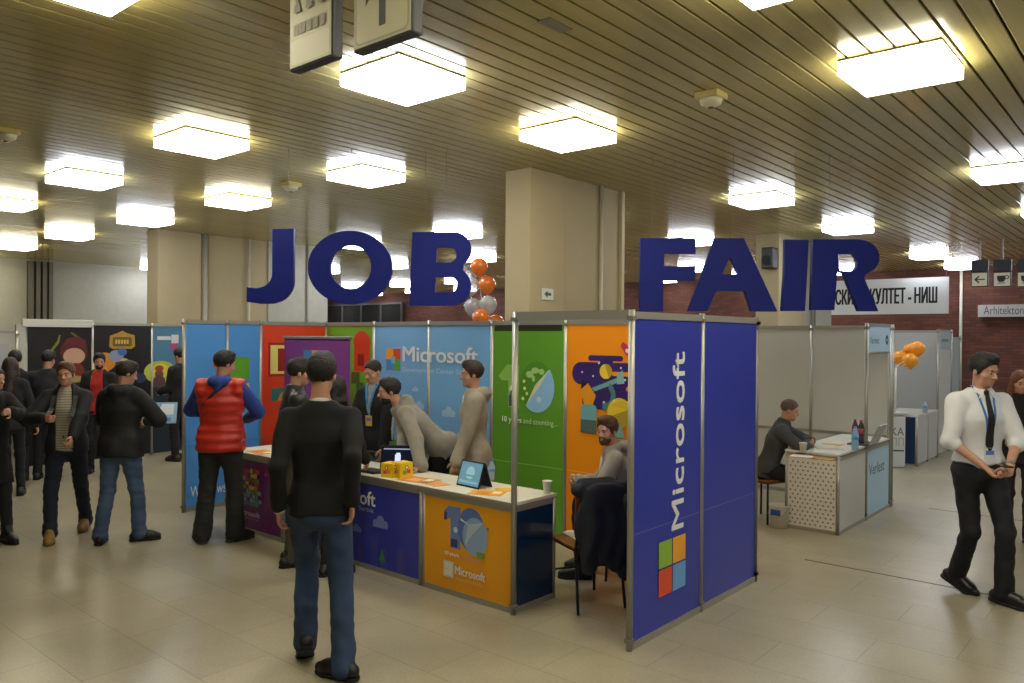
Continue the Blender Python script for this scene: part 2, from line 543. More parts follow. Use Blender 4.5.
    J = dict(root=root, s=s, Pv=Pv, u=u, fwd=fwd, right=right, waist=waist, chest=chest, nb=nb, SL=SL, SR=SR, arms=arms, feet=feet, hc=hc, hR=hR, hp_=hp_, lo=lo, hi=hi, vox=vox, B=B, hr=hr, hf=hf)
    # eyes, brows
    for sg in (-1, 1):
        mb = MB(); c = hp_(sg * .029, .0770, -.003)
        ico = bmesh.ops.create_uvsphere(mb.bm, u_segments=14, v_segments=10, radius=.0120 * q)
        a = mb.mi(mat('A89C92', .4)); b = mb.mi(mat('2A1D14', .2))
        for v in ico['verts']:
            v.co = Vector((v.co.x, v.co.z, v.co.y))
        for f in mb.bm.faces:
            f.material_index = b if (f.calc_center_median().normalized().y > .80) else a; f.smooth = True
        for v in mb.bm.verts:
            v.co = Vector(c + hR @ np.array(v.co) * V3(1, 1, 1))
        mb.build('eye', root)
        if hair and hair[0] != 'none':
            mb = MB(); mb.tube([Vector(hp_(sg * x, y, z)) for x, y, z in ((.014, .092, .016), (.030, .090, .021), (.046, .078, .016))], [.003 * q, .0042 * q, .002 * q], mat(hair[1], .8), 6)
            mb.build('eyebrow', root)
    # hair
    if hair:
        kind, hcol = hair[0], hair[1]
        hm = mat(hcol, .62, noise=.25, nscale=55, bump=.5, bscale=120)
        Hs = Solid()
        if kind in ('short', 'quiff', 'buzz'):
            t_ = .004 if kind == 'buzz' else .012
            Hs.u(ell(hp_(0, -.014, .040), hs(.077 + t_, .098 + t_, .086 + t_), hR), 0)
            if kind == 'quiff':
                Hs.u(ell(hp_(0, .045, .108), hs(.055, .045, .028), hR), .03)
            elif kind == 'short':
                Hs.u(ell(hp_(.01, .03, .105), hs(.058, .05, .026), hR), .03)
            nv = hR @ V3(0, -.55, -.75); Hs.keep(plane(hp_(0, -.09, -.065), hR @ V3(0, .12, -1)), .012)
            Hs.keep(plane(hp_(0, .082, .062), hR @ V3(0, .90, -.42)), .01)
            Hs.cut(ell(hp_(0, .085, -.010), hs(.080, .082, .070), hR), .012)
            if kind != 'buzz':
                for sg in (-1, 1): Hs.u(seg(hp_(sg * .072, .012, .02), hp_(sg * .072, .014, -.02), .008 * q), .008)
        elif kind == 'bald':
            Hs.u(ell(hp_(0, -.014, .030), hs(.079, .099, .086), hR), 0)
            Hs.keep(plane(hp_(0, -.09, -.05), hR @ V3(0, .12, -1)), .01)
            Hs.keep(plane(hp_(0, .012, 0), hR @ V3(0, 1, .0)), .01)
            Hs.keep(plane(hp_(0, 0, .055), hR @ V3(0, -.45, 1)), .01)
        else:
            Hs.u(ell(hp_(0, -.016, .038), hs(.088, .108, .098), hR), 0)
            Ln = hair[2] if len(hair) > 2 else .3
            dn = -u
            for sg in (-1, 1):
                a0 = hp_(sg * .070, -.01, .02); a1 = hp_(sg * .080, -.015, -.10); a2 = a1 + dn * Ln * .6 + fwd * .02 + right * sg * .01
                Hs.u(seg(a0, a1, .028 * q, .034 * q), .02); Hs.u(seg(a1, a2, .034 * q, .022 * q), .02)
            b0 = hp_(0, -.07, .02); b1 = hp_(0, -.085, -.12); b2 = nb - fwd * .10 + dn * Ln * .7
            Hs.u(seg(b0, b1, .06 * q, .062 * q), .03); Hs.u(seg(b1, b2, .062 * q, .045 * q, (fwd, 1.6)), .03)
            Hs.cut(ell(hp_(0, .10, -.035), hs(.060, .085, .100), hR), .014)
        Hs.fold = folds(.0022 if kind not in ('buzz', 'bald') else .001, 34, 3, (1, 1, 1))
        hl = hc - .2; hh = hc + .2
        if kind == 'long': hl = np.minimum(hl, nb - V3(.25, .25, .45)); hh = hh + .05
        solid_mesh('hair', Hs, hl, hh, min(vox, .0075), hm, root)
    if beard:
        bm_ = mat(beard, .7, bump=.5, bscale=150)
        Bd = Solid(); Bd.u(ell(hp_(0, .030, -.068), hs(.058, .064, .056), hR), 0)
        Bd.u(ell(hp_(0, .070, -.100), hs(.026, .022, .020), hR), .02)
        Bd.u(seg(hp_(-.022, .090, -.050), hp_(.022, .090, -.050), .0065 * q), .004)
        Bd.cut(ell(hp_(0, .098, -.066), hs(.021, .020, .011), hR), .006)
        Bd.cut(ell(hp_(0, .06, .0), hs(.058, .09, .052), hR), .01)
        Bd.fold = folds(.002, 40, 5, (1, 1, 1))
        solid_mesh('beard', Bd, hc - .16, hc + .12, .006, bm_, root)
    # trousers
    if legs:
        lc = legs.get('col', '23262E'); r = legs.get('w', 1.0)
        T_ = Solid()
        T_.u(seg(HLp * .8 + HRp * .2 - V3(0, 0, .02), HRp * .8 + HLp * .2 - V3(0, 0, .02), .105 * s * bw * r ** .5), .03)
        T_.u(seg(Pv, Pv + u * .09 * s, .135 * s * bw, .138 * s * bw, (hf, 1.3)), .04)
        T_.u(ell(Pv - hf * .055 - V3(0, 0, .035), V3(.12, .085, .10) * s), .04)
        T_.keep(plane(Pv + u * legs.get('rise', .10) * s, u), .006)
        hem = legs.get('hem', .075)
        for (Hh, K, A, fd) in feet:
            T_.u(seg(Hh - V3(0, 0, .01), K, .092 * s * bw * r, .066 * s * r), .05)
            e = A + nrm(K - A) * (hem - .085) * s + V3(0, 0, 0)
            T_.u(seg(K, e, .066 * s * r, legs.get('cuff', .056) * s * r), .025)
            if legs.get('bunch', 0): T_.u(seg(e + nrm(K - A) * .05, e, .058 * s * r, .066 * s * r), .02)
        T_.fold = folds(legs.get('fold', .004), 10, int(abs(pos[0]) * 100) % 97, (1, 1, 1.6))
        solid_mesh(legs.get('name', 'trousers'), T_, lo, hi, vox, legs.get('mat') or mat(lc, .85, noise=legs.get('noise', .18), nscale=9, bump=.25, bscale=200), root)
    # shoes
    if shoes:
        for (Hh, K, A, fd) in feet:
            up = nrm(np.cross(np.cross(fd, V3(0, 0, 1)), fd)) if abs(fd[2]) < .99 else V3(0, 0, 1)
            sd = np.cross(fd, up)
            G0 = A - up * ank
            hl_ = G0 - fd * .055 * s + up * .045 * s; toe = G0 + fd * .162 * s + up * .036 * s; bl = G0 + fd * .11 * s + up * .040 * s
            Sh = Solid()
            Sh.u(seg(hl_, bl, .041 * s, .047 * s), 0); Sh.u(seg(bl, toe, .047 * s, .032 * s), .02)
            Sh.u(seg(A + up * shoes.get('high', .0) * s - fd * .01, G0 + fd * .07 * s + up * .06 * s, .046 * s, .036 * s), .03)
            if shoes.get('high', 0) > .03: Sh.u(seg(A + nrm(K - A) * shoes['high'] * s, A, .05 * s, .045 * s), .02)
            Sh.keep(plane(G0 + up * .012 * s, -up), 0)
            so = solid_mesh('shoe', Sh, np.minimum(A, toe) - .13, np.maximum(A, toe) + V3(.13, .13, .12 + shoes.get('high', 0)), .006, mat(shoes.get('col', '17171A'), shoes.get('rough', .5), bump=.1), root)
            So = Solid(); So.u(seg(hl_ - up * .03 * s, bl - up * .025 * s, .043 * s, .049 * s), 0); So.u(seg(bl - up * .025 * s, toe - up * .022 * s, .049 * s, .034 * s), .02)
            So.keep(plane(G0, -up), 0); So.keep(plane(G0 + up * .020 * s, up), 0)
            if shoes.get('heel'):
                hb = G0 - fd * .05 * s
            so2 = solid_mesh('sole', So, np.minimum(A, toe) - .14, np.maximum(A, toe) + .1, .0055, mat(shoes.get('sole', '0E0E10'), .7), so)
    # upper clothes
    def garment(name, g, inflate_extra=0.0):
        t = g.get('t', .018) + inflate_extra
        G_ = Solid()
        hemz = g.get('hem', .10)
        low = Pv - u * hemz * s
        if hemz > .25:
            mid = Pv - V3(0, 0, 1) * .02
            G_.u(seg(Pv - V3(0, 0, hemz * s + .05), Pv, (.135 + g.get('flare', .03)) * s * bw + t, .130 * s * bw + t, (hf, 1.25)), .03)
        else:
            hw_ = .062 * s * bw
            for zz in (-.02, -.12, .06):
                G_.u(seg(Pv - right * hw_ + u * zz * s, Pv + right * hw_ + u * zz * s, (.101 if zz < 0 else .095) * s * bw + t + g.get('flare', .0)), .05)
            G_.u(ell(Pv - fwd * .052 * s - u * .035, V3(.122, .090, .11) * s + t), .03)
        G_.keep(plane(Pv - (u if hemz < .25 else V3(0, 0, 1)) * hemz * s, -(u if hemz < .25 else V3(0, 0, 1))), .006)
        G_.u(seg(Pv + u * .03, waist, .128 * s * bw + t, .122 * s * bw + t, fl), .04)
        G_.u(seg(waist, chest, .122 * s * bw + t, .148 * s * bw + t, fl), .05)
        G_.u(seg(chest, nb - u * .07 * s, .148 * s * bw + t, .098 * s + t, fl), .05)
        G_.u(seg(nb - u * .045 * s, SL + right * .02, .056 * s + t * .5, .038 * s + t * .9), .05)
        G_.u(seg(nb - u * .045 * s, SR - right * .02, .056 * s + t * .5, .038 * s + t * .9), .05)
        if g.get('puff'):
            pf = g['puff']
            def rings(P, a=Pv - u * hemz, uu=u): return .0045 * np.cos((P - a) @ uu / pf * 6.2832)
        cr = g.get('collar', .025)
        G_.u(seg(nb - u * .03, nb + u * (cr - .02) - fwd * .004, (.066 + t * .4) * s, .060 * s + t * .5), .02)
        if g.get('vneck') is not None:
            vd = g['vneck']
            a = nb + fwd * .10 + u * .06; b = nb + fwd * .14 - u * vd
            G_.cut(seg(a, b, .055 * s, .006, (fwd, .45)), .006)
        if g.get('open') is not None:
            ow = g['open']
            a = nb + fwd * .17 + u * .04; b = Pv + fwd * .21 - u * (hemz + .05)
            G_.cut(seg(a, b, ow * .8, ow, (fwd, .35)), .008)
        G_.keep(plane(nb + u * (cr + .01) + V3(0, 0, .0), u), .004) if g.get('flatcollar', True) else None
        if g.get('sleeve', 1) > 0:
            sl = g.get('sleeve', 1)
            for (S_, E_, Wr, sg) in arms:
                G_.u(seg(S_, E_, .046 * s * bw + t, .038 * s + t), .035)
                if sl > .05:
                    e = E_ + (Wr - E_) * sl
                    G_.u(seg(E_, e, .039 * s + t, (.030 * s + t * .85)), .02)
                if g.get('cuff'):
                    G_.u(seg(e - nrm(Wr - E_) * .035, e, .034 * s + t, None), .008)
        else:
            for (S_, E_, Wr, sg) in arms: G_.u(ell(S_, V3(.055, .07, .065) * s + t * .8), .03)
            for (S_, E_, Wr, sg) in arms: G_.keep(plane(S_ + right * sg * .045 * s, right * sg), .01)
        if g.get('hood'):
            G_.u(seg(nb - fwd * .075 * s - right * .05 * s - u * .005, nb - fwd * .075 * s + right * .05 * s - u * .005, .042 * s + .01), .03)
            G_.u(seg(nb - fwd * .10 * s - u * .02, nb - fwd * .095 * s - u * .12, .055 * s, .022 * s), .03)
            for sg in (-1, 1): G_.u(seg(nb - fwd * .05 * s + right * sg * .07 * s, nb + fwd * .055 * s + right * sg * .045 * s - u * .05, .034 * s, .022 * s), .025)
            G_.cut(ell(nb + u * .05 - fwd * .02, V3(.062, .075, .07) * s), .012)
        fo = folds(g.get('fold', .005), g.get('freq', 8), int(abs(pos[1]) * 100) % 91)
        G_.fold = (lambda P: fo(P) + rings(P)) if g.get('puff') else fo
        gm = g.get('mat') or mat(g.get('col', '15161A'), g.get('rough', .85), noise=g.get('noise', .15), nscale=10, bump=g.get('bump', .3), bscale=g.get('bscale', 180), sheen=g.get('sheen', 0))
        solid_mesh(g.get('name', name), G_, lo, hi, vox, gm, root)
        return G_
    outer = None
    if under: outer = garment('shirt', under)
    if top: outer = garment('jacket', top)
    J['outer'] = outer
    if extras: extras(J)
    return J

def hit(sdf, o, d, tmax=.5, off=.004):
    """first point of the surface going from o along d (o outside)"""
    d = nrm(np.array(d, float)); o = np.array(o, float)
    ts = np.linspace(0, tmax, 160); P = o + ts[:, None] * d
    v = sdf(P); k = np.argmax(v < off)
    return o + d * ts[k] if v[k] < off else o + d * tmax

def lanyard(J, col, badge='D8DCE4', ln=.30, w=.014, spread=.055):
    s, nb, fwd, right, u = J['s'], J['nb'], J['fwd'], J['right'], J['u']
    g = lambda P: np.minimum(J['outer'](P), J['B'](P))
    mb = MB()
    pts_all = []
    for sg in (-1, 1):
        pts = []
        for t in np.linspace(0, 1, 9):
            x = sg * spread * (1 - t) + sg * .004; z = .035 - t * (ln + .035)
            pts.append(hit(g, nb + right * x * s + u * z * s + fwd * .30, -fwd, .4, .006))
        bk = [hit(g, nb + right * sg * spread * s * c + u * .045 * s + (right * sg * a - fwd * b) * .25, -(right * sg * a - fwd * b), .3, .005) for a, b, c in ((1, .3, .5), (.4, 1, .5))]
        mb.ribbon([Vector(p) for p in (bk[::-1] + pts)], Vector(right), w, .003, mat(col, .5))
    o = mb.build('lanyard', J['root'])
    end = hit(g, nb - u * (ln + .05) * s + fwd * .3, -fwd, .4, .01)
    mb = MB(); c = Vector(end)
    R_, U_, F_ = Vector(right), Vector(u), Vector(fwd)
    for (wd, hh, yo, th, m) in ((.075, .10, -.02, .003, mat(badge, .4)), (.06, .03, -.005, .005, mat('4B78B8', .4))):
        a = c + U_ * yo
        mb.prism([a - R_ * wd / 2 - U_ * hh / 2, a + R_ * wd / 2 - U_ * hh / 2, a + R_ * wd / 2 + U_ * hh / 2, a - R_ * wd / 2 + U_ * hh / 2], F_, th, m)
    mb.build('badge', J['root'])

def strap(J, pts, w, col, name='strap', th=.006):
    """pts: list of (x right, z up from neck base, side) draped on the outer garment; side +1 front, -1 back"""
    g = J['outer']; s = J['s']; out = []
    for x, z, sd in pts:
        c = J['nb'] + J['right'] * x * s + J['u'] * z * s
        if abs(sd) < .5:
            out.append(hit(g, c + J['u'] * .25, -J['u'], .5, .006))
        else:
            out.append(hit(g, c + J['fwd'] * .35 * sd, -J['fwd'] * sd, .6, .006))
    mb = MB(); mb.ribbon([Vector(p) for p in out], Vector(J['right'] + J['u'] * .3), w, th, mat(col, .7))
    return mb.build(name, J['root'])
# ------------------------------------------------------------------ the hall
CZ = 3.71
def n_floor(nt, b):
    tc = nt.nodes.new('ShaderNodeTexCoord')
    br = nt.nodes.new('ShaderNodeTexBrick'); br.offset = .5; br.squash = 1
    br.inputs['Scale'].default_value = 1.0; br.inputs['Brick Width'].default_value = .90; br.inputs['Row Height'].default_value = .45
    br.inputs['Mortar Size'].default_value = .0035; br.inputs['Mortar Smooth'].default_value = .3; br.inputs['Bias'].default_value = -.1
    br.inputs['Color1'].default_value = lin('B3AB92'); br.inputs['Color2'].default_value = lin('ABA48B'); br.inputs['Mortar'].default_value = lin('8F8A78')
    mp = nt.nodes.new('ShaderNodeMapping'); mp.inputs['Location'].default_value = (.13, -.4, 0)
    nt.links.new(tc.outputs['Object'], mp.inputs['Vector']); nt.links.new(mp.outputs['Vector'], br.inputs['Vector'])
    n = nt.nodes.new('ShaderNodeTexNoise'); n.inputs['Scale'].default_value = 1.1; n.inputs['Detail'].default_value = 8; n.inputs['Roughness'].default_value = .65
    nt.links.new(tc.outputs['Object'], n.inputs['Vector'])
    n2 = nt.nodes.new('ShaderNodeTexNoise'); n2.inputs['Scale'].default_value = 55; n2.inputs['Detail'].default_value = 3
    nt.links.new(tc.outputs['Object'], n2.inputs['Vector'])
    def mix(fac, a, col, blend='MULTIPLY', amt=.5):
        r = nt.nodes.new('ShaderNodeValToRGB'); r.color_ramp.elements[0].position = .35; r.color_ramp.elements[1].position = .68
        r.color_ramp.elements[0].color = col; r.color_ramp.elements[1].color = (1, 1, 1, 1)
        nt.links.new(fac, r.inputs['Fac'])
        m = nt.nodes.new('ShaderNodeMix'); m.data_type = 'RGBA'; m.blend_type = blend; m.inputs['Factor'].default_value = amt
        nt.links.new(a, m.inputs[6]); nt.links.new(r.outputs['Color'], m.inputs[7]); return m.outputs[2]
    c = mix(n.outputs['Fac'], br.outputs['Color'], (.72, .70, .66, 1), amt=.8)
    c = mix(n2.outputs['Fac'], c, (.80, .79, .76, 1), amt=.6)
    nt.links.new(c, b.inputs['Base Color'])
    rr = nt.nodes.new('ShaderNodeMapRange'); rr.inputs['To Min'].default_value = .26; rr.inputs['To Max'].default_value = .32
    nt.links.new(n.outputs['Fac'], rr.inputs['Value']); nt.links.new(rr.outputs['Result'], b.inputs['Roughness'])
    bp = nt.nodes.new('ShaderNodeBump'); bp.inputs['Strength'].default_value = .05; bp.inputs['Distance'].default_value = .01; bp.invert = True
    nt.links.new(br.outputs['Fac'], bp.inputs['Height']); nt.links.new(bp.outputs['Normal'], b.inputs['Normal'])
M_FLOOR = nodes_mat('floor_terrazzo', n_floor)

def n_slat(nt, b):
    tc = nt.nodes.new('ShaderNodeTexCoord'); mp = nt.nodes.new('ShaderNodeMapping'); mp.inputs['Scale'].default_value = (7.0, .22, 1)
    nt.links.new(tc.outputs['Object'], mp.inputs['Vector'])
    n = nt.nodes.new('ShaderNodeTexWhiteNoise'); n.noise_dimensions = '3D'
    sn = nt.nodes.new('ShaderNodeVectorMath'); sn.operation = 'FLOOR'
    nt.links.new(mp.outputs['Vector'], sn.inputs[0]); nt.links.new(sn.outputs['Vector'], n.inputs['Vector'])
    r = nt.nodes.new('ShaderNodeMix'); r.data_type = 'RGBA'
    r.inputs[6].default_value = lin('ABA06A'); r.inputs[7].default_value = lin('B4A872')
    nt.links.new(n.outputs['Value'], r.inputs['Factor']); nt.links.new(r.outputs[2], b.inputs['Base Color'])
    n2 = nt.nodes.new('ShaderNodeTexNoise'); n2.inputs['Scale'].default_value = 1.5; n2.inputs['Detail'].default_value = 2
    m2 = nt.nodes.new('ShaderNodeMapping'); m2.inputs['Scale'].default_value = (2.5, .5, 1)
    nt.links.new(tc.outputs['Object'], m2.inputs['Vector']); nt.links.new(m2.outputs['Vector'], n2.inputs['Vector'])
    bp = nt.nodes.new('ShaderNodeBump'); bp.inputs['Strength'].default_value = .25; bp.inputs['Distance'].default_value = .02
    nt.links.new(n2.outputs['Fac'], bp.inputs['Height']); nt.links.new(bp.outputs['Normal'], b.inputs['Normal'])
    b.inputs['Roughness'].default_value = .17; b.inputs['Metallic'].default_value = .0
    b.inputs['Specular IOR Level'].default_value = .5
M_SLAT = nodes_mat('ceiling_slats', n_slat)

def n_brick(nt, b):
    tc = nt.nodes.new('ShaderNodeTexCoord'); mp = nt.nodes.new('ShaderNodeMapping'); mp.inputs['Rotation'].default_value = (math.pi / 2, 0, 0)
    br = nt.nodes.new('ShaderNodeTexBrick'); br.inputs['Scale'].default_value = 1; br.inputs['Brick Width'].default_value = .26; br.inputs['Row Height'].default_value = .075
    br.inputs['Mortar Size'].default_value = .006
    br.inputs['Color1'].default_value = lin('653524'); br.inputs['Color2'].default_value = lin('4C281C'); br.inputs['Mortar'].default_value = lin('3A2822')
    nt.links.new(tc.outputs['Object'], mp.inputs['Vector']); nt.links.new(mp.outputs['Vector'], br.inputs['Vector']); nt.links.new(br.outputs['Color'], b.inputs['Base Color'])
    b.inputs['Roughness'].default_value = .8
M_BRICK = nodes_mat('brick', n_brick)
M_WALL = mat('A89E84', .8, noise=.05, nscale=2, bump=.1)
M_PIER = mat('B3A583', .75, noise=.04, nscale=2, bump=.1)
M_GREY = mat('B4B3A8', .8, noise=.04)

def struct(name, mb, **k):
    return tag(mb.build(name, **k), kind='structure')
XL, XR, YF, YB = -36.0, 5.0, -6.0, 26.0
struct('floor', MB().box(XL, XR, YF, YB, -.15, 0, M_FLOOR))
mb = MB()
for y in (6.87,):      # darker movement joint across the floor
    mb.box(-2.5, 4.9, y - .012, y + .012, 0.0, .0012, mat('5F594B', .6))
    mb.box(-2.2, 4.9, 9.9, 9.92, 0.0, .0012, mat('5F594B', .6))
struct('trim_1', mb)
# slatted metal ceiling: every strip with rolled edges, dark void above the gaps
bm = bmesh.new(); P_ = .142; wd = .127
x = XL
while x < XR:
    prof = [(0, .018), (0, .003), (.004, 0), (wd - .004, 0), (wd, .003), (wd, .018)]
    for ya, yb in ((YF, 9.2), (9.206, YB)):
        A = [bm.verts.new((x + a, ya, CZ + b)) for a, b in prof]; Bv = [bm.verts.new((x + a, yb, CZ + b)) for a, b in prof]
        for j in range(len(prof) - 1): bm.faces.new((A[j], A[j + 1], Bv[j + 1], Bv[j]))
    x += P_
bmesh.ops.recalc_face_normals(bm, faces=bm.faces[:])
for f in bm.faces:
    f.normal_update()
    if f.normal.z > .3: f.normal_flip()
me = bpy.data.meshes.new('ceiling'); bm.to_mesh(me); bm.free()
tag(link_mesh('ceiling', me, None, [M_SLAT]), kind='structure')
struct('ceiling', MB().box(XL, XR, YF, YB, CZ + .12, CZ + .2, mat('24221C', .9)))
struct('wall_back', MB().box(XL, XR, 22.0, 22.2, 0, CZ + .12, M_BRICK))
struct('wall_front', MB().box(XL, XR, YF - .1, YF, 0, CZ + .12, M_WALL))
struct('wall_right', MB().box(XR, XR + .1, YF, YB, 0, CZ + .12, M_WALL))
struct('wall_left', MB().box(-21.6, -21.3, YF, 15.5, 0, CZ + .12, M_GREY))
struct('wall_left', MB().box(XL, XL + .1, 15.5, YB, 0, CZ + .12, M_GREY))
struct('wall_left', MB().box(XL, -21.6, 15.3, 15.5, 0, CZ + .12, M_GREY))

# dark recess with vertical ribs on the left wall
a = onX(27, 300, -21.28); b_ = onX(47, 300, -21.28)
mb = MB(); mb.box(-21.3, -21.22, a.y, b_.y, 0, CZ - .03, mat('2E2C27', .6))
for t in (.0, .33, .66, .97):
    y = a.y + (b_.y - a.y) * t; mb.box(-21.22, -21.1, y, y + .09, 0, CZ - .03, mat('6A665A', .5))
struct('door_1', mb)

# piers and wall slabs standing in the hall
def pier(label, x0, x1, y0, y1, m, cat='pillar'):
    mb = MB(); mb.box(x0, x1, y0, y1, 0, CZ, m, bev=.012)
    mb.box(x0 - .01, x1 + .01, y0 - .01, y1 + .01, 0, .08, mat('5A5548', .6))
    return tag(mb.build('pillar', origin=((x0 + x1) / 2, (y0 + y1) / 2, 0)), label, cat)
pier('beige pillar behind the booth, carrying the small green exit sign', -5.57, -5.22, 6.37, 6.98, M_PIER)
wl = thing('partition_wall', 'beige wall slab with a white pipe, right behind the pillar with the exit sign', 'wall', (-5.43, 7.59, 0))
mb = MB(); mb.box(-.16, .16, -.60, .58, 0, CZ, M_PIER); mb.build('slab', wl)
MB().tube([(.185, .14, 0), (.185, .14, CZ)], .022, mat('C9C5B4', .5)).build('pipe', wl)
MB().box(.13, .20, .56, .62, 0, CZ, mat('BDB28F', .5)).build('corner_strip', wl)
pier('yellowish pillar above the black game panels on the left', -13.6, -13.2, 6.18, 6.95, M_PIER)
wl = thing('partition_wall', 'long beige wall slab with white pipes seen behind the letter J', 'wall', (-13.45, 8.34, 0))
mb = MB(); mb.box(-.15, .15, -1.20, 0, 0, CZ, M_PIER); mb.build('slab', wl)
MB().box(-.15, .18, 0, 1.36, 0, CZ, M_GREY).build('slab', wl)
MB().tube([(.20, -.42, 0), (.20, -.42, CZ)], .022, mat('C9C5B4', .5)).build('pipe', wl)
MB().tube([(.20, -1.29, 0), (.20, -1.29, CZ)], .05, mat('A7A79C', .4)).build('pipe', wl)
MB().tube([(.22, .85, 0), (.22, .85, CZ)], .02, mat('8D8B80', .5)).build('pipe', wl)
wl = thing('partition_wall', 'beige wall block behind the letters I and R', 'wall', (-5.43, 14.43, 0))
mb = MB(); mb.box(-.2, .2, -1.4, -.2, 0, CZ, M_PIER); mb.build('slab', wl)
MB().box(-.2, .14, -.2, 1.4, 0, CZ, M_GREY).build('slab', wl)
MB().tube([(.19, .2, 0), (.19, .2, CZ)], .02, mat('77736A', .5)).build('pipe', wl)
MB().tube([(.19, .35, 0), (.19, .35, CZ)], .02, mat('77736A', .5)).build('pipe', wl)
# black loudspeaker on that block
q = onY(776, 258, 12.9)
t_ = thing('loudspeaker', 'small black loudspeaker high on the wall block between the letters A and I', 'loudspeaker', (-5.34, 12.90, q.z - .18))
MB().box(-.10, .10, -.12, .125, 0, .36, BLACKM, bev=.02).build('cabinet', t_)
MB().lathe((0, 0, 0), [(.0, 0), (.085, 0), (.085, .02)], mat('2B2B2E', .7)).build('grille', t_).matrix_local = Matrix.Translation((0, -.12, .14)) @ Matrix.Rotation(math.pi / 2, 4, 'X')
MB().box(-.03, .03, .12, .135, .10, .24, mat('44423C', .5)).build('bracket', t_)

# far back: white pipe, dark glass front, sign board, pictogram boxes
q = onY(961, 300, 21.9)
tag(MB().tube([(q.x, 21.9, 0), (q.x, 21.9, CZ)], .035, mat('B9B6AA', .5)).build('drain_pipe', origin=(q.x, 21.9, 0)), 'pale vertical pipe on the dark brick wall, left of the grey sign', 'pipe')
a = onY(326, 300, 21.95); b_ = onY(403, 300, 21.95)
mb = MB(); mb.box(a.x, b_.x, 21.9, 21.99, 0, 3.3, mat('2B2A2A', .12, spec=.8))
for t in (0, .25, .5, .75, 1):
    xx = a.x + (b_.x - a.x) * t; mb.box(xx - .04, xx + .04, 21.85, 21.93, 0, 3.34, mat('4A4843', .5))
mb.box(a.x, b_.x, 21.85, 21.93, 3.26, 3.34, mat('4A4843', .5))
struct('window_1', mb)
a = onY(978, 305, 21.8); b_ = onY(978, 317, 21.8)
p = Poster((a.x, 21.8, b_.z), (1, 0, 0), (0, 0, 1), 2.6, a.z - b_.z, mat('9B9B98', .5), .03)
p.text('Arhitektonski vod', .12, .06, mat('3C3E45', .6), cap=.20, width=1.35, bold=.0)
tag(p.build('wall_sign'), 'long grey lettered sign on the dark brick wall at the right edge', 'sign')
def picto(px0, px1, kind, label):
    a = onY(px0, 272, 16.0); b = onY(px1, 286.5, 16.0)
    t = thing('pictogram_sign', label, 'sign', ((a.x + b.x) / 2, 16.0, b.z), 0, None)
    wd = b.x - a.x; h = .26
    MB().box(-wd / 2, wd / 2, 0, .10, h + .01, h + .22, mat('2A3140', .5), bev=.005).build('upper_box', t)
    MB().box(-.012, .012, .03, .06, h + .22, CZ - b.z, ALU_D).build('rod', t)
    MB().box(-wd / 2, wd / 2, 0, .10, 0, h, mat('3A3A38', .5), bev=.005).build('housing', t)
    p = Poster((-wd / 2 + .015, -.003, .015), (1, 0, 0), (0, 0, 1), wd - .03, h - .03, mat('BDBAA6', .5, emit=.25), .002)
    dk = mat('2A2A26', .6); W_ = wd - .03
    if kind == 'arrow':
        p.rect(W_ * .25, .105, W_ * .85, .125, dk); p.poly([(W_ * .15, .115), (W_ * .45, .185), (W_ * .50, .165), (W_ * .30, .115), (W_ * .50, .065), (W_ * .45, .045)], dk)
    else:
        p.poly([(W_ * .18, .18), (W_ * .74, .18), (W_ * .70, .10), (W_ * .58, .07), (W_ * .34, .07), (W_ * .22, .10)], dk)
        p.rect(W_ * .22, .045, W_ * .70, .058, dk); p.circ(W_ * .80, .15, .035, dk); p.circ(W_ * .80, .15, .02, mat('BDBAA6', .5, emit=.25))
    p.build('face', t)
picto(971, 988, 'arrow', 'hanging pictogram sign with a black left arrow')
picto(993, 1011, 'cup', 'hanging pictogram sign with a cup, next to the arrow sign')
picto(1017, 1035, 'cup', 'hanging pictogram sign cut off by the right edge of the photo')

# white cloth banner
tr = onY(949, 276.5, 18); br_ = onY(949, 313.5, 18)
bw_ = tr.x - onY(757, 300, 18).x; tx_ = onY(792, 300, 18).x - (tr.x - bw_)
p = Poster((tr.x - bw_, 18, br_.z), (1, 0, 0), (0, 0, 1), bw_, tr.z - br_.z, mat('EDF0F3', .6), .01)
hgt = tr.z - br_.z
p.text('ЕЛЕКТРОНСКИ ФАКУЛТЕТ - НИШ', tx_, hgt * .30, mat('1C1F28', .6), cap=hgt * .42, width=bw_ - tx_ - .22, bold=.004)
bn = thing('banner', 'wide white banner with black Cyrillic letters under the ceiling', 'banner', (0, 0, 0))
p.build('cloth', bn)
for xx in (tr.x - bw_ + .05, tr.x - 2.6, tr.x - .05): MB().tube([(xx, 18.0, tr.z - .01), (xx, 18.0, CZ)], .006, mat('777770', .6), 6).build('cord', bn)

# exit sign on the pillar
e0 = onX(542, 299.5, -5.21); e1 = onX(553.5, 289, -5.21)
p = Poster((-5.21, e0.y, e0.z), (0, 1, 0), (0, 0, 1), e1.y - e0.y, e1.z - e0.z, mat('D2D6CC', .5), .008)
W_, H_ = e1.y - e0.y, e1.z - e0.z
g = mat('1F5B43', .5)
p.rect(W_ * .45, H_ * .38, W_ * .8, H_ * .62, g); p.poly([(W_ * .18, H_ * .5), (W_ * .48, H_ * .82), (W_ * .48, H_ * .18)], g)
tag(p.build('exit_sign'), 'small white sign with a green arrow on the beige pillar', 'sign')

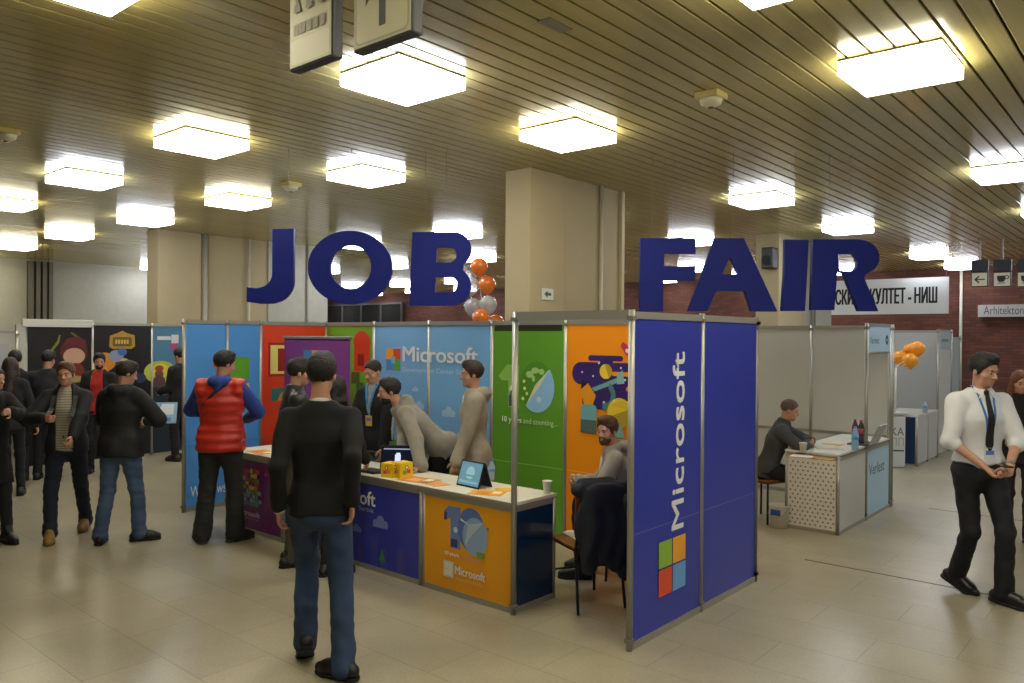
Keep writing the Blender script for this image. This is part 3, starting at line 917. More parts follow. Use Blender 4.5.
# ------------------------------------------------------------------ ceiling lights
E_WARM = mat('FFF5D6', .5, emit=LAMP); E_COOL = mat('F2F6FF', .5, emit=LAMP)
def make_light(m, label):
    t = thing('ceiling_light', label, 'ceiling light', (0, 0, 0), 0, 'square ceiling lights')
    S_ = .30
    mb = MB(); mb.box(-S_, S_, -S_, S_, -.100, -.014, m, bev=.008); mb.build('diffuser', t)
    mb = MB(); mb.box(-S_ + .004, S_ - .004, -S_ + .004, S_ - .004, -.014, .004, mat('4E4B3E', .6)); mb.build('mounting_plate', t)
    return t
LW = make_light(E_WARM, ''); LC = make_light(E_COOL, '')
used = {0: 0, 1: 0}
def place_light(ix, X, Y, cool, label):
    src = LC if cool else LW
    if not used[cool]:
        o = src; used[cool] = 1
    else:
        o = src.copy(); COL.objects.link(o)
        for ch in list(src.children):
            c = ch.copy(); COL.objects.link(c); c.parent = o
    o.location = (X, Y, CZ); o['label'] = label
    return o
ROWY = [1.48, 3.57, 5.45, 9.53, 12.85, 18.0, 21.1]
COLX = [1.28, -1.40, -4.05, -6.78, -9.40, -12.05, -15.0, -17.75, -20.4, -23.1, -25.8, -28.4]
COOL = {(-4.05, 3.57), (-9.40, 3.57), (-6.78, 5.45), (-4.05, 9.53), (-4.05, 12.85), (-1.40, 9.53), (-12.05, 5.45)}
NAMED = {(-1.40, 5.45): 'bright square ceiling light at the upper right, its corner pointing down', (-4.05, 5.45): 'square ceiling light above the gap between the letters B and F',
 (-4.05, 3.57): 'large bright ceiling light under the hanging exit-way signs', (-6.78, 3.57): 'square ceiling light left of centre, above and left of the letter J',
 (-9.40, 3.57): 'square ceiling light second from the left edge in the nearest left row', (-6.78, 5.45): 'square ceiling light above the letter O', (-9.40, 5.45): 'square ceiling light directly above the letter J',
 (-4.05, 9.53): 'square ceiling light above the letter A', (-4.05, 12.85): 'square ceiling light above the letter R', (-1.40, 9.53): 'square ceiling light cut by the right edge of the photo',
 (-12.05, 5.45): 'square ceiling light above the black game panels', (-15.0, 5.45): 'small square ceiling light left of the one above the game panels',
 (-12.05, 3.57): 'square ceiling light at the left edge, the higher of the two there', (-17.75, 5.45): 'small square ceiling light at the left edge, the lower of the two there',
 (-4.05, 1.48): 'ceiling light cut by the top edge of the photo, at the left', (-1.40, 3.57): 'ceiling light cut by the top edge of the photo, right of centre',
 (-9.40, 9.53): 'ceiling light seen over the top of the letter B', (-6.78, 12.85): 'ceiling light seen over the letter F', (-4.05, 18.0): 'ceiling light right above the white banner, the left of two'
 , (-4.05, 21.1): 'ceiling light next to the arrow pictogram'}
ORD = ['first', 'second', 'third', 'fourth', 'fifth', 'sixth', 'seventh', 'eighth', 'ninth', 'tenth', 'eleventh', 'twelfth']
for yy in ROWY:
    row_x = [c for c in COLX if not (c < -21 and yy < 17) and not (yy == 1.48 and c < -6) and not (yy == 3.57 and c < -13.5)]
    for xx in COLX:
        if xx < -21 and yy < 17: continue
        if yy == 1.48 and xx < -6: continue
        if yy == 3.57 and xx < -13.5: continue
        place_light(0, xx, yy, 1 if ((xx, yy) in COOL or yy > 9 or xx > 0) else 0, NAMED.get((xx, yy), 'square ceiling light, %s of %s row across the hall from the camera' % (ORD[len([c for c in row_x if c < xx])] + ' from the left', ORD[ROWY.index(yy)])))

# hanging direction signs, top left
def hang(px0, px1, pyb, Y, label, draw):
    a = onY(px0, pyb[0], Y); b = onY(px1, pyb[1], Y)
    t = thing('hanging_sign', label, 'sign', ((a.x + b.x) / 2, Y, (a.z + b.z) / 2))
    W_ = b.x - a.x; H_ = .54; z0 = (a.z + b.z) / 2
    MB().box(-W_ / 2, W_ / 2, 0, .055, 0, H_, mat('45464C', .45), bev=.01).build('housing', t)
    p = Poster((-W_ / 2 + .012, -.003, .012), (1, 0, 0), (0, 0, 1), W_ - .024, H_ - .024, mat('A9A587', .5, noise=.08, nscale=5), .003)
    draw(p, W_ - .024, H_ - .024); p.build('face', t)
    for sx in (-.3, .3): MB().tube([(sx * W_, .028, H_), (sx * W_, .028, CZ - z0)], .012, ALU_D, 8).build('rod', t)
def d1(p, W, H):
    g = mat('84826F', .6)
    p.rrect(.01, .01, W - .01, .12, .02, mat('B8B494', .5))
    for i in range(5): p.rect(.03 + i * (W - .06) / 5, .14, .03 + (i + .8) * (W - .06) / 5, .19, g)
    for r in range(3):
        for i in range(3):
            x = W * (.2 + .3 * i) + (.02 if r % 2 else 0); y = .24 + r * .11
            p.circ(x, y + .055, .014, g, n=12); p.poly([(x - .018, y + .04), (x + .018, y + .04), (x + .026, y), (x - .026, y)], g)
def d2(p, W, H):
    k = mat('3B3C3E', .6)
    p.rrect(.008, .008, W - .008, H - .008, .03, mat('8F8C76', .5)); p.rrect(.016, .016, W - .016, H - .016, .025, mat('B0AC8E', .5))
    p.rect(W * .46, .06, W * .58, .34, k); p.poly([(W * .46, .34), (W * .46, .25), (W * .22, .16), (W * .22, .24)], k)
hang(289, 333, (72, 57), 2.06, 'hanging box sign with small pictograms, left of the number sign', d1)
hang(353, 413, (53, 33), 2.08, 'hanging box sign with the number 1 at the top edge', d2)

# small ceiling devices
def detector(px, py, label, sc=1.0):
    q = onZ(px, py, CZ - .05)
    t = thing('smoke_detector', label, 'smoke detector', (q.x, q.y, CZ))
    MB().box(-.09 * sc, .09 * sc, -.09 * sc, .09 * sc, -.045, .002, mat('BFAE6E', .5), bev=.008).build('base', t)
    MB().lathe((0, 0, -.10), [(.0, -.005), (.035, 0), (.075, .02), (.085, .055)], mat('C8C3A8', .4)).build('head', t)
    MB().lathe((0, 0, -.112), [(.0, -.003), (.018, 0), (.02, .008)], mat('7A2A22', .4), 12).build('indicator', t)
detector(711, 100, 'square smoke detector with a red dot on the ceiling at the right')
detector(291, 187, 'small smoke detector on the ceiling above the letters J and O')
detector(6, 135, 'smoke detector on the ceiling at the left edge')
q = onZ(555, 25, CZ)
tag(MB().box(-.045, .045, -.11, .11, -.004, .003, mat('6F6B52', .5), bev=.001).build('ceiling_plate', origin=None), 'small grey plate set in the ceiling strips, top centre', 'plate').location = (q.x, q.y, CZ - .001)
# ------------------------------------------------------------------ the blue booth
PH = 2.10
BX0, BX1, BY0, BY1 = -8.22, -2.58, 4.14, 5.99
PW = (BX1 - BX0) / 6.0
AL = ALU
def post(parent, x, y, h=PH, r=.021):
    mb = MB(); mb.tube([(x, y, 0), (x, y, h)], r, AL, 8)
    for z in (.06, h - .05): mb.box(x - r - .002, x + r + .002, y - r - .002, y + r + .002, z - .012, z + .012, ALU_D)
    return mb.build('post', parent)
def rail(parent, a, b, z, hh=.045, name='rail'):
    mb = MB()
    if abs(a[0] - b[0]) > abs(a[1] - b[1]): mb.box(min(a[0], b[0]), max(a[0], b[0]), a[1] - .014, a[1] + .014, z, z + hh, AL)
    else: mb.box(a[0] - .014, a[0] + .014, min(a[1], b[1]), max(a[1], b[1]), z, z + hh, AL)
    return mb.build(name, parent)
m_seam = mat('D7D9DA', .4)
C = lambda h, r=.42: mat(h, r)
MSW = mat('E8EAEA', .5)

# right side wall (blue, outside face to the aisle)
rw = thing('booth_wall', 'blue booth side wall with the vertical white Microsoft lettering', 'booth wall', (0, 0, 0))
BLUE = mat('2C39A6', .28)
SY = (BY1 - BY0) / 2
for k in range(3): post(rw, BX1, BY0 + k * SY)
for k in range(2):
    y0 = BY0 + k * SY + .02
    rail(rw, (BX1, y0), (BX1, y0 + SY - .04), PH - .055); rail(rw, (BX1, y0), (BX1, y0 + SY - .04), .0)
    p = Poster((BX1 + .006, y0, .045), (0, 1, 0), (0, 0, 1), SY - .04, PH - .10, BLUE, .012)
    zs = .66
    p.rect(0, zs, SY - .04, zs + .006, mat('6C74B8', .4))
    if k == 0:
        a = onX(681, 527, BX1); b = onX(681, 352, BX1)
        p.text('Microsoft', a.y - y0 + .012, a.z - .045, MSW, cap=.155, width=b.z - a.z, bold=.004, rot=90)
        c0 = onX(657, 597, BX1); c1 = onX(683.5, 597, BX1)
        sz = c1.y - c0.y
        windows(p, c0.y - y0, .20, sz, .03, ('8DB83C', 'F0A92E', 'E2512B', '6CA4E0'))
    p.build('panel', rw)

# back wall
bwall = thing('booth_wall', 'long rear booth wall with the Microsoft Development Center panels', 'booth wall', (0, 0, 0))
for k in range(7): post(bwall, BX0 + k * PW, BY1)
cols = [('6FA52F',), ('78AEDC',), ('78AEDC',), ('5F9A2A',), ('F0920F',), ('F0920F',)]
def bx(px, py):
    q = onY(px, py, BY1 - .01); return q.x, q.z
for k in range(6):
    x0 = BX0 + k * PW + .02; w_ = PW - .04
    rail(bwall, (x0, BY1), (x0 + w_, BY1), PH - .055); rail(bwall, (x0, BY1), (x0 + w_, BY1), 0)
    p = Poster((x0, BY1 - .006, .045), (1, 0, 0), (0, 0, 1), w_, PH - .10, mat(cols[k][0], .4), .012)
    L = lambda px, py: (bx(px, py)[0] - x0, bx(px, py)[1] - .045)
    if k in (0, 3, 4, 5):
        zz = .62; p.rect(0, zz, w_, zz + .008, mat('8FBF55' if k in (0, 3) else 'F4B04A', .4))
    if k in (1, 2):
        p.poly([(0, 0), (w_, 0), (w_, .72), (w_ * .7, .76), (w_ * .3, .66 if k == 1 else .78), (0, .74)], mat('62A02C', .45))
    if k == 0:        # building-block figure
        for x, y, ww, hh, c in ((.55, 1.45, .30, .36, 'D23A22'), (.62, 1.52, .12, .14, '8E2418'), (.50, 1.30, .16, .14, '4A5A2A'), (.60, 1.10, .14, .22, '2C6B3A'), (.54, .90, .16, .20, 'C9B52A'), (.62, .70, .16, .20, '2C4E9A'), (.52, .52, .2, .18, '2B3B7C')):
            p.rect(x, y, x + ww, y + hh, C(c))
        p.circ(.70, 1.78, .16, C('D23A22'), a0=0, a1=180)
    if k == 1:
        x, z = L(386, 370); windows(p, x, z, .25, .0, ('EDA12C', 'D84A2A', '4C86CF', '58A43A'))
        p.rect(x + .09, z + .08, x + .16, z + .16, mat('78AEDC', .4))
        x1, z1 = L(403, 361); x2, _ = L(478, 361)
        p.text('Microsoft', x1, z1 + .0, MSW, cap=.170, width=x2 - x1, bold=.004)
        x1, z1 = L(403, 371.5); x2, _ = L(472, 371)
        p.text('Development Center Serbia', x1, z1, mat('BFD6EC', .5), cap=.052, width=x2 - x1)
    if k in (1, 2):
        for cx, cz, sc in (((.78, 1.10, .8), (.72, 1.28, .5)) if k == 1 else ((.30, 1.05, 1.0), (.12, .86, .8), (.62, 1.2, .7), (.5, .84, .6))):
            for dx, dy, r in ((-.07, 0, .035), (0, .02, .055), (.07, 0, .035)): p.circ(cx + dx * sc, cz + dy * sc, r * sc, C('A9C9E6'), n=16)
            p.rect(cx - .1 * sc, cz - .035 * sc, cx + .1 * sc, cz, C('A9C9E6'))
    if k == 2:
        for xx in (.3, .45, .62): p.poly([(xx - .03, .70), (xx + .03, .70), (xx, .80)], C('3E7D22'))
    if k == 3:
        # figure 10
        p.rect(-.0 + .02, PH - .16, w_ - .02, PH - .10, C('25301A'))
        x0_, z0_ = L(508, 407); x1_, z1_ = L(520, 365)
        gcol = C('8FBE55'); 
        p.poly([(x0_ - .13, z1_ - .12), (x0_ - .02, z1_), (x0_ + .14, z1_), (x0_ + .14, z0_), (x0_, z0_), (x0_, z1_ - .16), (x0_ - .09, z1_ - .16)], gcol)
        p.rect(x0_ + .01, z0_ + .01, x0_ + .13, z0_ + .12, C('3A4F52')); p.circ(x0_ + .06, z0_ + .18, .045, C('D7E6C8'), n=14); p.circ(x0_ + .10, z1_ - .05, .02, C('E8C22E'), n=12)
        p.rect(x0_ + .03, z0_ + .08, x0_ + .05, z0_ + .17, C('5A3E8C'))
        ox, oz = L(537, 387)
        p.circ(ox, oz, .215, C('4F8E26'), ry=.25)
        p.circ(ox, oz, .215, C('8DBCE2'), ry=.25, a0=-130, a1=45)
        p.poly([(ox - .138, oz - .19), (ox - .02, oz + .02), (ox + .152, oz + .177), (ox + .09, oz + .09), (ox + .03, oz - .0)], C('D9D3B2'))
        for cx, cz, rx, ry in ((-.09, .12, .05, .035), (-.02, .16, .05, .03), (.06, .15, .035, .03), (-.04, .08, .02, .03)): p.circ(ox + cx, oz + cz, rx, C('A9CF78'), ry=ry, n=12)
        p.circ(ox + .03, oz - .12, .03, C('B9D3EA'), n=12)
        for cx, cz in ((-.16, .05), (-.15, -.02), (-.12, -.07), (-.17, -.12)): p.circ(ox + cx, oz + cz, .018, C('D6E28A'), n=10)
        x1, z1 = L(503, 421); x2, _ = L(558, 421)
        p.text('10 years', x1, z1, MSW, cap=.055, width=(x2 - x1) * .36, bold=.004)
        p.text('and counting...', x1 + (x2 - x1) * .40, z1, C('CFE3B0'), cap=.055, width=(x2 - x1) * .6)
    if k == 4:
        pu = C('35206A')
        a = lambda px, py: L(px, py)
        def rr(px0, py0, px1, py1, m, r=None):
            x0_, z0_ = a(px0, py1); x1_, z1_ = a(px1, py0)
            r = r or min(x1_ - x0_, z1_ - z0_) * .49
            x1_ = min(x1_, w_ - .004); p.rrect(x0_, z0_, x1_, z1_, min(r, (x1_ - x0_) * .49), m)
        rr(588, 356, 623, 360.5, pu); rr(600, 358, 613, 366, pu, .01); rr(572, 364, 650, 384, pu); rr(581, 383, 650, 398, pu); rr(582, 395, 610, 408, pu)
        rr(612, 373, 645, 376, C('F0920F')); rr(626, 388, 650, 391.5, C('F0920F'))
        yx, yz = a(606, 371.5); p.circ(yx, yz, .068, C('E7C93A')); p.circ(yx, yz, .068, C('BF9A22'), a0=-60, a1=100)
        tl = C('6FA7A9'); td = C('4E8288')
        x_, z_ = a(592, 388); x2_, z2_ = a(620, 379)
        p.poly([(x_, z_), (x_ + .03, z_ - .03), (x2_ + .02, z2_ - .02), (x2_, z2_ + .02)], tl); p.poly([(x2_ - .03, z2_ - .05), (x2_ + .05, z2_ - .04), (x2_ + .03, z2_ + .08), (x2_ - .03, z2_ + .04)], C('86B9B8'))
        x_, z_ = a(590, 393); p.poly([(x_ - .10, z_ + .03), (x_ - .02, z_ + .09), (x_ + .07, z_ - .02), (x_ + .03, z_ - .12), (x_ - .06, z_ - .12)], C('E39A1C')); p.poly([(x_ - .10, z_ + .03), (x_ - .09, z_ + .12), (x_ - .02, z_ + .09)], C('1A1A2A'))
        x_, z_ = a(581, 432); x2_, z2_ = a(597, 405); p.rrect(x_, z_, x2_, z2_, .04, tl); p.rect(x_, z_, x2_, z_ + .12, C('50655E'))
        x_, z_ = a(604, 395); p.circ(x_, z_, .13, td, a0=-90, a1=60); p.circ(x_, z_, .08, pu, a0=-90, a1=60); p.rect(x_ - .01, z_ - .14, x_ + .03, z_ - .06, td)
        x_, z_ = a(620, 413); p.circ(x_, z_, .13, C('E3C533'), ry=.135); p.circ(x_, z_, .13, C('A8922C'), ry=.135, a0=-160, a1=20); p.circ(x_ + .02, z_ + .01, .10, C('D8B92E'), a0=10, a1=150)
        p.poly([(x_ - .06, z_ - .22), (x_ + .06, z_ - .22), (x_, z_ - .08)], tl)
        x_, z_ = a(628, 353); p.poly([(x_ - .07, z_ + .06), (x_ - .05, z_ + .10), (x_, z_ + .07), (x_ + .06, z_ - .03), (x_ + .05, z_ - .07), (x_ - .01, z_ - .02)], C('CE2C5A')); p.circ(x_, z_ + .02, .02, C('E9E2DC'), n=10)
        for px_, py_ in ((583, 372), (594, 376), (626, 380), (615, 401), (600, 363), (622, 368), (605, 402)):
            x_, z_ = a(px_, py_); p.circ(x_, z_, .010, C('E6E2F0'), n=8)
        x_, z_ = a(606, 485); p.text('10', x_, z_, C('F6BE62'), cap=.10, bold=.02)
    p.build('panel', bwall)

# left side wall, inner face towards the camera
lw = thing('booth_wall', 'left booth side wall in light blue and red behind the man in the red vest', 'booth wall', (0, 0, 0))
for y in (BY0, BY0 + .50, BY0 + SY): post(lw, BX0, y)
seg_ = [(BY0, BY0 + .50, '4F94DA'), (BY0 + .50, BY0 + SY, '4F94DA'), (BY0 + SY, BY1, 'D9411F')]
for i, (ya, yb, c) in enumerate(seg_):
    ya += .02; yb -= .02
    rail(lw, (BX0, ya), (BX0, yb), PH - .055); rail(lw, (BX0, ya), (BX0, yb), 0)
    p = Poster((BX0 + .006, ya, .045), (0, 1, 0), (0, 0, 1), yb - ya, PH - .10, mat(c, .4), .012)
    L = lambda px, py: (onX(px, py, BX0).y - ya, onX(px, py, BX0).z - .045)
    if i < 2: p.rect(0, .66, yb - ya, .668, mat('3A79BE', .4))
    if i == 0:
        x_, z_ = L(190, 497); p.text('Windows', x_, z_, MSW, cap=.115, width=.42, bold=.0)
        x_, z_ = L(184, 408); p.poly([(x_, z_), (x_ + .05, z_ + .05), (x_ + .09, z_ - .0), (x_ + .05, z_ - .03)], C('C8302A'))
        x_, z_ = L(213, 368); p.rect(x_, z_, x_ + .10, z_ + .13, C('D8452B')); p.rect(x_ + .05, z_ + .04, x_ + .10, z_ + .13, C('E7DB8C'))
    if i == 1:
        x_, z_ = L(228, 380); x2_, z2_ = L(249, 357); p.rect(x_, z_, x2_, z2_, C('63A72F'))
        x_, z_ = L(228, 406); p.rect(x_, z_, x2_, z_ + (z2_ - L(228, 380)[1]) - .01, C('EBCB2C'))
    if i == 2:
        x_, z_ = L(270, 374); x2_, z2_ = L(295, 345)
        p.rect(x_ - .03, z_ - .03, x2_ + .03, z2_ + .03, C('A32418')); p.rect(x_, z_, x2_, z2_, C('E7D77C')); p.rect(x_ + .10, z_ + .03, x2_ - .03, z2_ - .04, C('9C2218'))
        x_, z_ = L(271, 401); p.rect(x_, z_, x_ + .34, z_ + .15, C('2F6F6A')); p.poly([(x_ + .08, z_), (x_ + .14, z_ + .11), (x_ + .20, z_ + .02), (x_ + .26, z_ + .12), (x_ + .3, z_)], C('D88A2A'))
        p.rect(0, .62, yb - ya, .628, C('C23A1C'))
    p.build('panel', lw)
# top beam over the open corner, on its own tall post
bm_ = thing('booth_gantry', 'thin aluminium top bar from the counter corner post to the blue wall', 'frame', (0, 0, 0))
CX1 = BX0 + 5 * PW
post(bm_, CX1, BY0, PH + .0); rail(bm_, (CX1 + .02, BY0), (BX1 - .02, BY0), PH - .06, .06)

# ------------------------------------------------------------------ counters
CH, CD = .775, .49
def counter(x0, x1, label, board, draw, side=None, d=CD, y0=BY0, post_r=True):
    t = thing('display_counter', label, 'counter', ((x0 + x1) / 2, y0 + d / 2, 0))
    hx = (x1 - x0) / 2; hy = d / 2
    for sx in (-1, 1):
        for sy in (-1, 1):
            if sx == 1 and not post_r and sy == -1: continue
            MB().tube([(sx * (hx - .018), sy * (hy - .018), 0), (sx * (hx - .018), sy * (hy - .018), CH - .02)], .017, AL, 8).build('post', t)
    for z, hh in ((0, .04), (CH - .07, .045)):
        mb = MB()
        mb.box(-hx + .03, hx - .03, -hy + .006, -hy + .03, z, z + hh, AL); mb.box(-hx + .03, hx - .03, hy - .03, hy - .006, z, z + hh, AL)
        mb.box(-hx + .006, -hx + .03, -hy + .03, hy - .03, z, z + hh, AL); mb.box(hx - .03, hx - .006, -hy + .03, hy - .03, z, z + hh, AL)
        mb.build('rail', t)
    p = Poster((-hx + .034, -hy + .010, .04), (1, 0, 0), (0, 0, 1), 2 * hx - .068, CH - .11, board, .006)
    draw(p, 2 * hx - .068, CH - .11); p.build('front_panel', t)
    sb = side or board
    p = Poster((hx - .010, -hy + .034, .04), (0, 1, 0), (0, 0, 1), 2 * hy - .068, CH - .11, sb, .006); p.build('side_panel', t)
    p = Poster((-hx + .010, hy - .034, .04), (0, -1, 0), (0, 0, 1), 2 * hy - .068, CH - .11, sb, .006); p.build('side_panel', t)
    MB().box(-hx + .002, hx - .002, -hy - .004, hy + .004, CH - .025, CH, mat('D3D0BE', .45), bev=.002).build('countertop', t)
    MB().box(-hx + .002, hx - .002, -hy - .010, -hy - .004, CH - .028, CH - .001, AL).build('edge_strip', t)
    return t
def dr_purple(p, W, H):
    rs = random.Random(4)
    x0, z0, ww, hh = W * .22, H * .34, W * .42, H * .55
    for r in range(9):
        for c_ in range(7):
            col = rs.choice(['C0362B', 'D9A32E', '5E8F35', '8A3A28', 'B9B12E', '7A5A3A'] if r > 3 else ['3A6FB5', '5E8F35', '4B3F8C', '6FA547', '8C9FC0', '7AB03A'])
            if rs.random() < .85: p.rect(x0 + c_ * ww / 7, z0 + r * hh / 9, x0 + (c_ + rs.uniform(.7, 1.1)) * ww / 7, z0 + (r + rs.uniform(.7, 1.1)) * hh / 9, C(col))
    p.text('Microsoft', x0, H * .21, C('C9B2C9'), cap=.05, width=ww * 1.05, bold=.004)
    p.rect(x0, H * .17, x0 + ww, H * .18, C('9C6B9C')); p.circ(W * .78, H * .86, .02, C('C0305A'), n=12)
def cloud(p, cx, cz, sc, col):
    for dx, dy, r in ((-.07, 0, .035), (0, .02, .055), (.07, 0, .035)): p.circ(cx + dx * sc, cz + dy * sc, r * sc, C(col), n=16)
    p.rect(cx - .1 * sc, cz - .035 * sc, cx + .1 * sc, cz, C(col))
def dr_blue2(p, W, H):
    for xx, hh in ((.30, .24), (.42, .16), (.62, .20), (.12, .12)): p.rect(xx, 0, xx + .08, hh, C('45469E'))
    p.poly([(.40, .06), (.48, .06), (.44, .16)], C('3F8A3A')); p.rect(.435, .03, .445, .06, C('3F8A3A'))
    cloud(p, .42, .36, .9, '7A86C8'); cloud(p, .12, .27, .6, '6C78C0')
    p.text('osoft', .0, H * .74, MSW, cap=.115, width=.36, bold=.004)
    p.text('nter Serbia', .0, H * .66, C('B9BEE2'), cap=.036, width=.34)
def dr_blue1(p, W, H):
    p.text('Micr', W - .32, H * .74, MSW, cap=.115, width=.31, bold=.004)
    p.text('Development Ce', W - .42, H * .66, C('B9BEE2'), cap=.036, width=.41)
    windows(p, W - .55, H * .70, .15, .0, ('EDA12C', 'D84A2A', '4C86CF', '58A43A'))
    for xx, hh in ((.30, .24), (.52, .16), (.72, .20)): p.rect(xx, 0, xx + .08, hh, C('45469E'))
    cloud(p, .5, .3, .8, '6C78C0')
def dr_orange(p, W, H):
    bl = C('5570B2'); lb = C('8CA6CC')
    x, z = W * .30, H * .47
    p.poly([(x - .05, z + .27), (x + .0, z + .31), (x + .12, z + .31), (x + .12, z), (x + .015, z), (x + .015, z + .22), (x - .05, z + .20)], C('6C84B8'))
    p.rect(x + .02, z + .01, x + .09, z + .07, C('3A3A6C')); p.circ(x + .07, z + .14, .022, C('C7D2E2'), n=12); p.rect(x - .05, z + .20, x - .02, z + .26, C('3C406E'))
    p.circ(x + .23, z + .165, .135, bl, ry=.16)
    p.circ(x + .27, z + .12, .125, lb, ry=.14); p.poly([(x + .17, z + .04), (x + .20, z + .20), (x + .36, z + .24), (x + .25, z + .14)], C('B3C2D2'))
    p.poly([(x + .13, z + .22), (x + .21, z + .20), (x + .12, z + .24)], C('E5E7EA')); p.rect(x + .29, z - .02, x + .37, z + .02, C('6E9A3A')); p.circ(x + .40, z + .20, .012, C('4C8AB0'), n=8)
    p.text('10 years', x - .03, z - .055, MSW, cap=.028, width=.14, bold=.004); p.text('and counting...', x + .12, z - .06, C('B98AA8'), cap=.028, width=.24)
    x, z = W * .25, H * .14
    p.rect(x, z, x + .105, z + .12, C('DDD9C6')); 
    for a_, b_2 in ((0, 0), (1, 0), (0, 1), (1, 1)): p.rect(x + .012 + a_ * .043, z + .014 + b_2 * .05, x + .05 + a_ * .043, z + .056 + b_2 * .05, C('E9E6DA'))
    p.text('Microsoft', x + .125, z + .04, MSW, cap=.062, width=.30, bold=.003); p.text('Development Center Serbia', x + .125, z + .0, C('E3B876'), cap=.022, width=.28)
PURP = mat('6B2068', .38); CB = mat('363CA6', .35); ORG = mat('E8A012', .4)
counter(BX0 + 1 * PW, BX0 + 2 * PW, 'purple-fronted counter beside the man in the red vest', PURP, dr_purple)
counter(BX0 + 2 * PW, BX0 + 3 * PW, 'blue-fronted counter hidden behind the man in the black sweater', CB, dr_blue1)
counter(BX0 + 3 * PW, BX0 + 4 * PW, 'blue-fronted counter with white letters and a small green tree', CB, dr_blue2)
counter(BX0 + 4 * PW, CX1, 'orange-fronted counter with the blue number 10', ORG, dr_orange, side=mat('0C2A45', .10), post_r=False)

# purple roll-up banner inside the booth
a = onY(284.5, 336, 5.25); b_ = onY(350, 334, 5.25)
rb = thing('rollup_banner', 'purple roll-up banner with coloured squares inside the booth', 'banner', ((a.x + b_.x) / 2, 5.25, 0))
W_ = b_.x - a.x; H_ = a.z - .03
p = Poster((-W_ / 2, 0, .07), (1, 0, 0), (0, 0, 1), W_, H_ - .07, mat('8A3E94', .5), .003)
sx = (305 - 284.5) / 65.5 * W_; zt = onY(305, 350, 5.25).z - .07; q = .145
p.rect(sx, zt - q, sx + q, zt, C('4E93D6')); p.rect(sx + q + .01, zt - q, sx + 3.2 * q, zt, C('EBA63A')); p.rect(sx, zt - 2 * q - .01, sx + q, zt - q - .01, C('D8452B')); p.rect(sx + q + .01, zt - 2 * q - .01, sx + 2 * q + .01, zt - q - .01, C('63A72F'))
p.text('Microsoft', W_ * .14, .55, MSW, cap=.09, width=W_ * .72, bold=.003)
p.build('sheet', rb)
MB().box(-W_ / 2 - .02, W_ / 2 + .02, -.02, .012, H_, H_ + .03, AL, bev=.004).build('top_rail', rb)
MB().box(-W_ / 2 - .02, W_ / 2 + .02, -.09, .09, 0, .07, AL, bev=.012).build('base', rb)
MB().tube([(0, .02, .07), (0, .02, H_ + .01)], .010, ALU_D, 8).build('pole', rb)
for sxx in (-.3, .3): MB().box(sxx - .02, sxx + .02, -.16, .16, 0, .015, AL).build('foot', rb)

# ------------------------------------------------------------------ hung letters J O B F A I R
UP = 7.5 / FPX
def curve(pts, seg_=6):
    return pts
def arc(cx, cy, rx, ry, a0, a1, n):
    return [(cx + rx * math.cos(math.radians(a0 + (a1 - a0) * i / n)), cy + ry * math.sin(math.radians(a0 + (a1 - a0) * i / n))) for i in range(n + 1)]
S1 = lambda pts: [(180 + x / 3.2, 220 + y / 3.2) for x, y in pts]
S2 = lambda pts: [(560 + x / 3.4133, 225 + y / 3.4133) for x, y in pts]
S3 = lambda pts: [(740 + x / 3.606, 160 + y / 3.606) for x, y in pts]
LET = {
 'J': (S1([(298, 31), (365, 29), (365, 195)] + arc(283, 195, 82, 74, 0, 62, 6)[1:] + [(300, 267), (258, 268), (217, 262), (217, 217), (248, 220)] + arc(252, 172, 46, 46, 80, 8, 6) + [(298, 165)]), []),
 'O': (S1(arc(545, 153, 134, 117, 0, 354, 44)), [S1(arc(547, 151, 66, 70, 0, 350, 30))]),
 'B': (S1([(744, 41), (872, 40)] + arc(878, 94, 53, 54, -90, 58, 9)[1:] + [(906, 146)] + arc(873, 212, 58, 61, -58, 90, 9) + [(736, 274), (739, 158)]),
       [S1([(820, 88), (864, 88)] + arc(864, 112, 21, 24, -80, 80, 6) + [(862, 137), (820, 137)]), S1([(817, 182), (866, 182)] + arc(866, 207, 22, 26, -80, 80, 6) + [(862, 233), (815, 233)])]),
 'F': (S2([(272, 47), (458, 47), (458, 98), (352, 98), (352, 142), (458, 142), (458, 190), (350, 190), (349, 294), (271, 294)]), []),
 'A': (S2([(525, 47), (622, 47), (738, 294), (650, 294), (628, 225), (530, 225), (500, 294), (436, 294)]), [S2([(576, 108), (606, 170), (549, 170)])]),
 'I': (S2([(763, 52), (842, 52), (838, 170), (832, 293), (755, 293), (762, 170)]), []),
 'R': (S3([(258, 289), (415, 288)] + arc(418, 352, 78, 64, -84, 68, 10) + [(440, 424), (493, 544), (424, 544), (368, 408), (345, 402), (335, 541), (253, 541), (256, 400)]),
       [S3([(345, 340), (392, 339)] + arc(394, 371, 24, 32, -80, 80, 8) + [(385, 403), (352, 400)])]),
}
M_LET = mat('0B1B74', .6, spec=.3, noise=.05)
rgt = CM @ Vector((1, 0, 0)); rgt.z = 0; rgt.normalize(); fwdc = Vector((-rgt.y, rgt.x, 0)) 
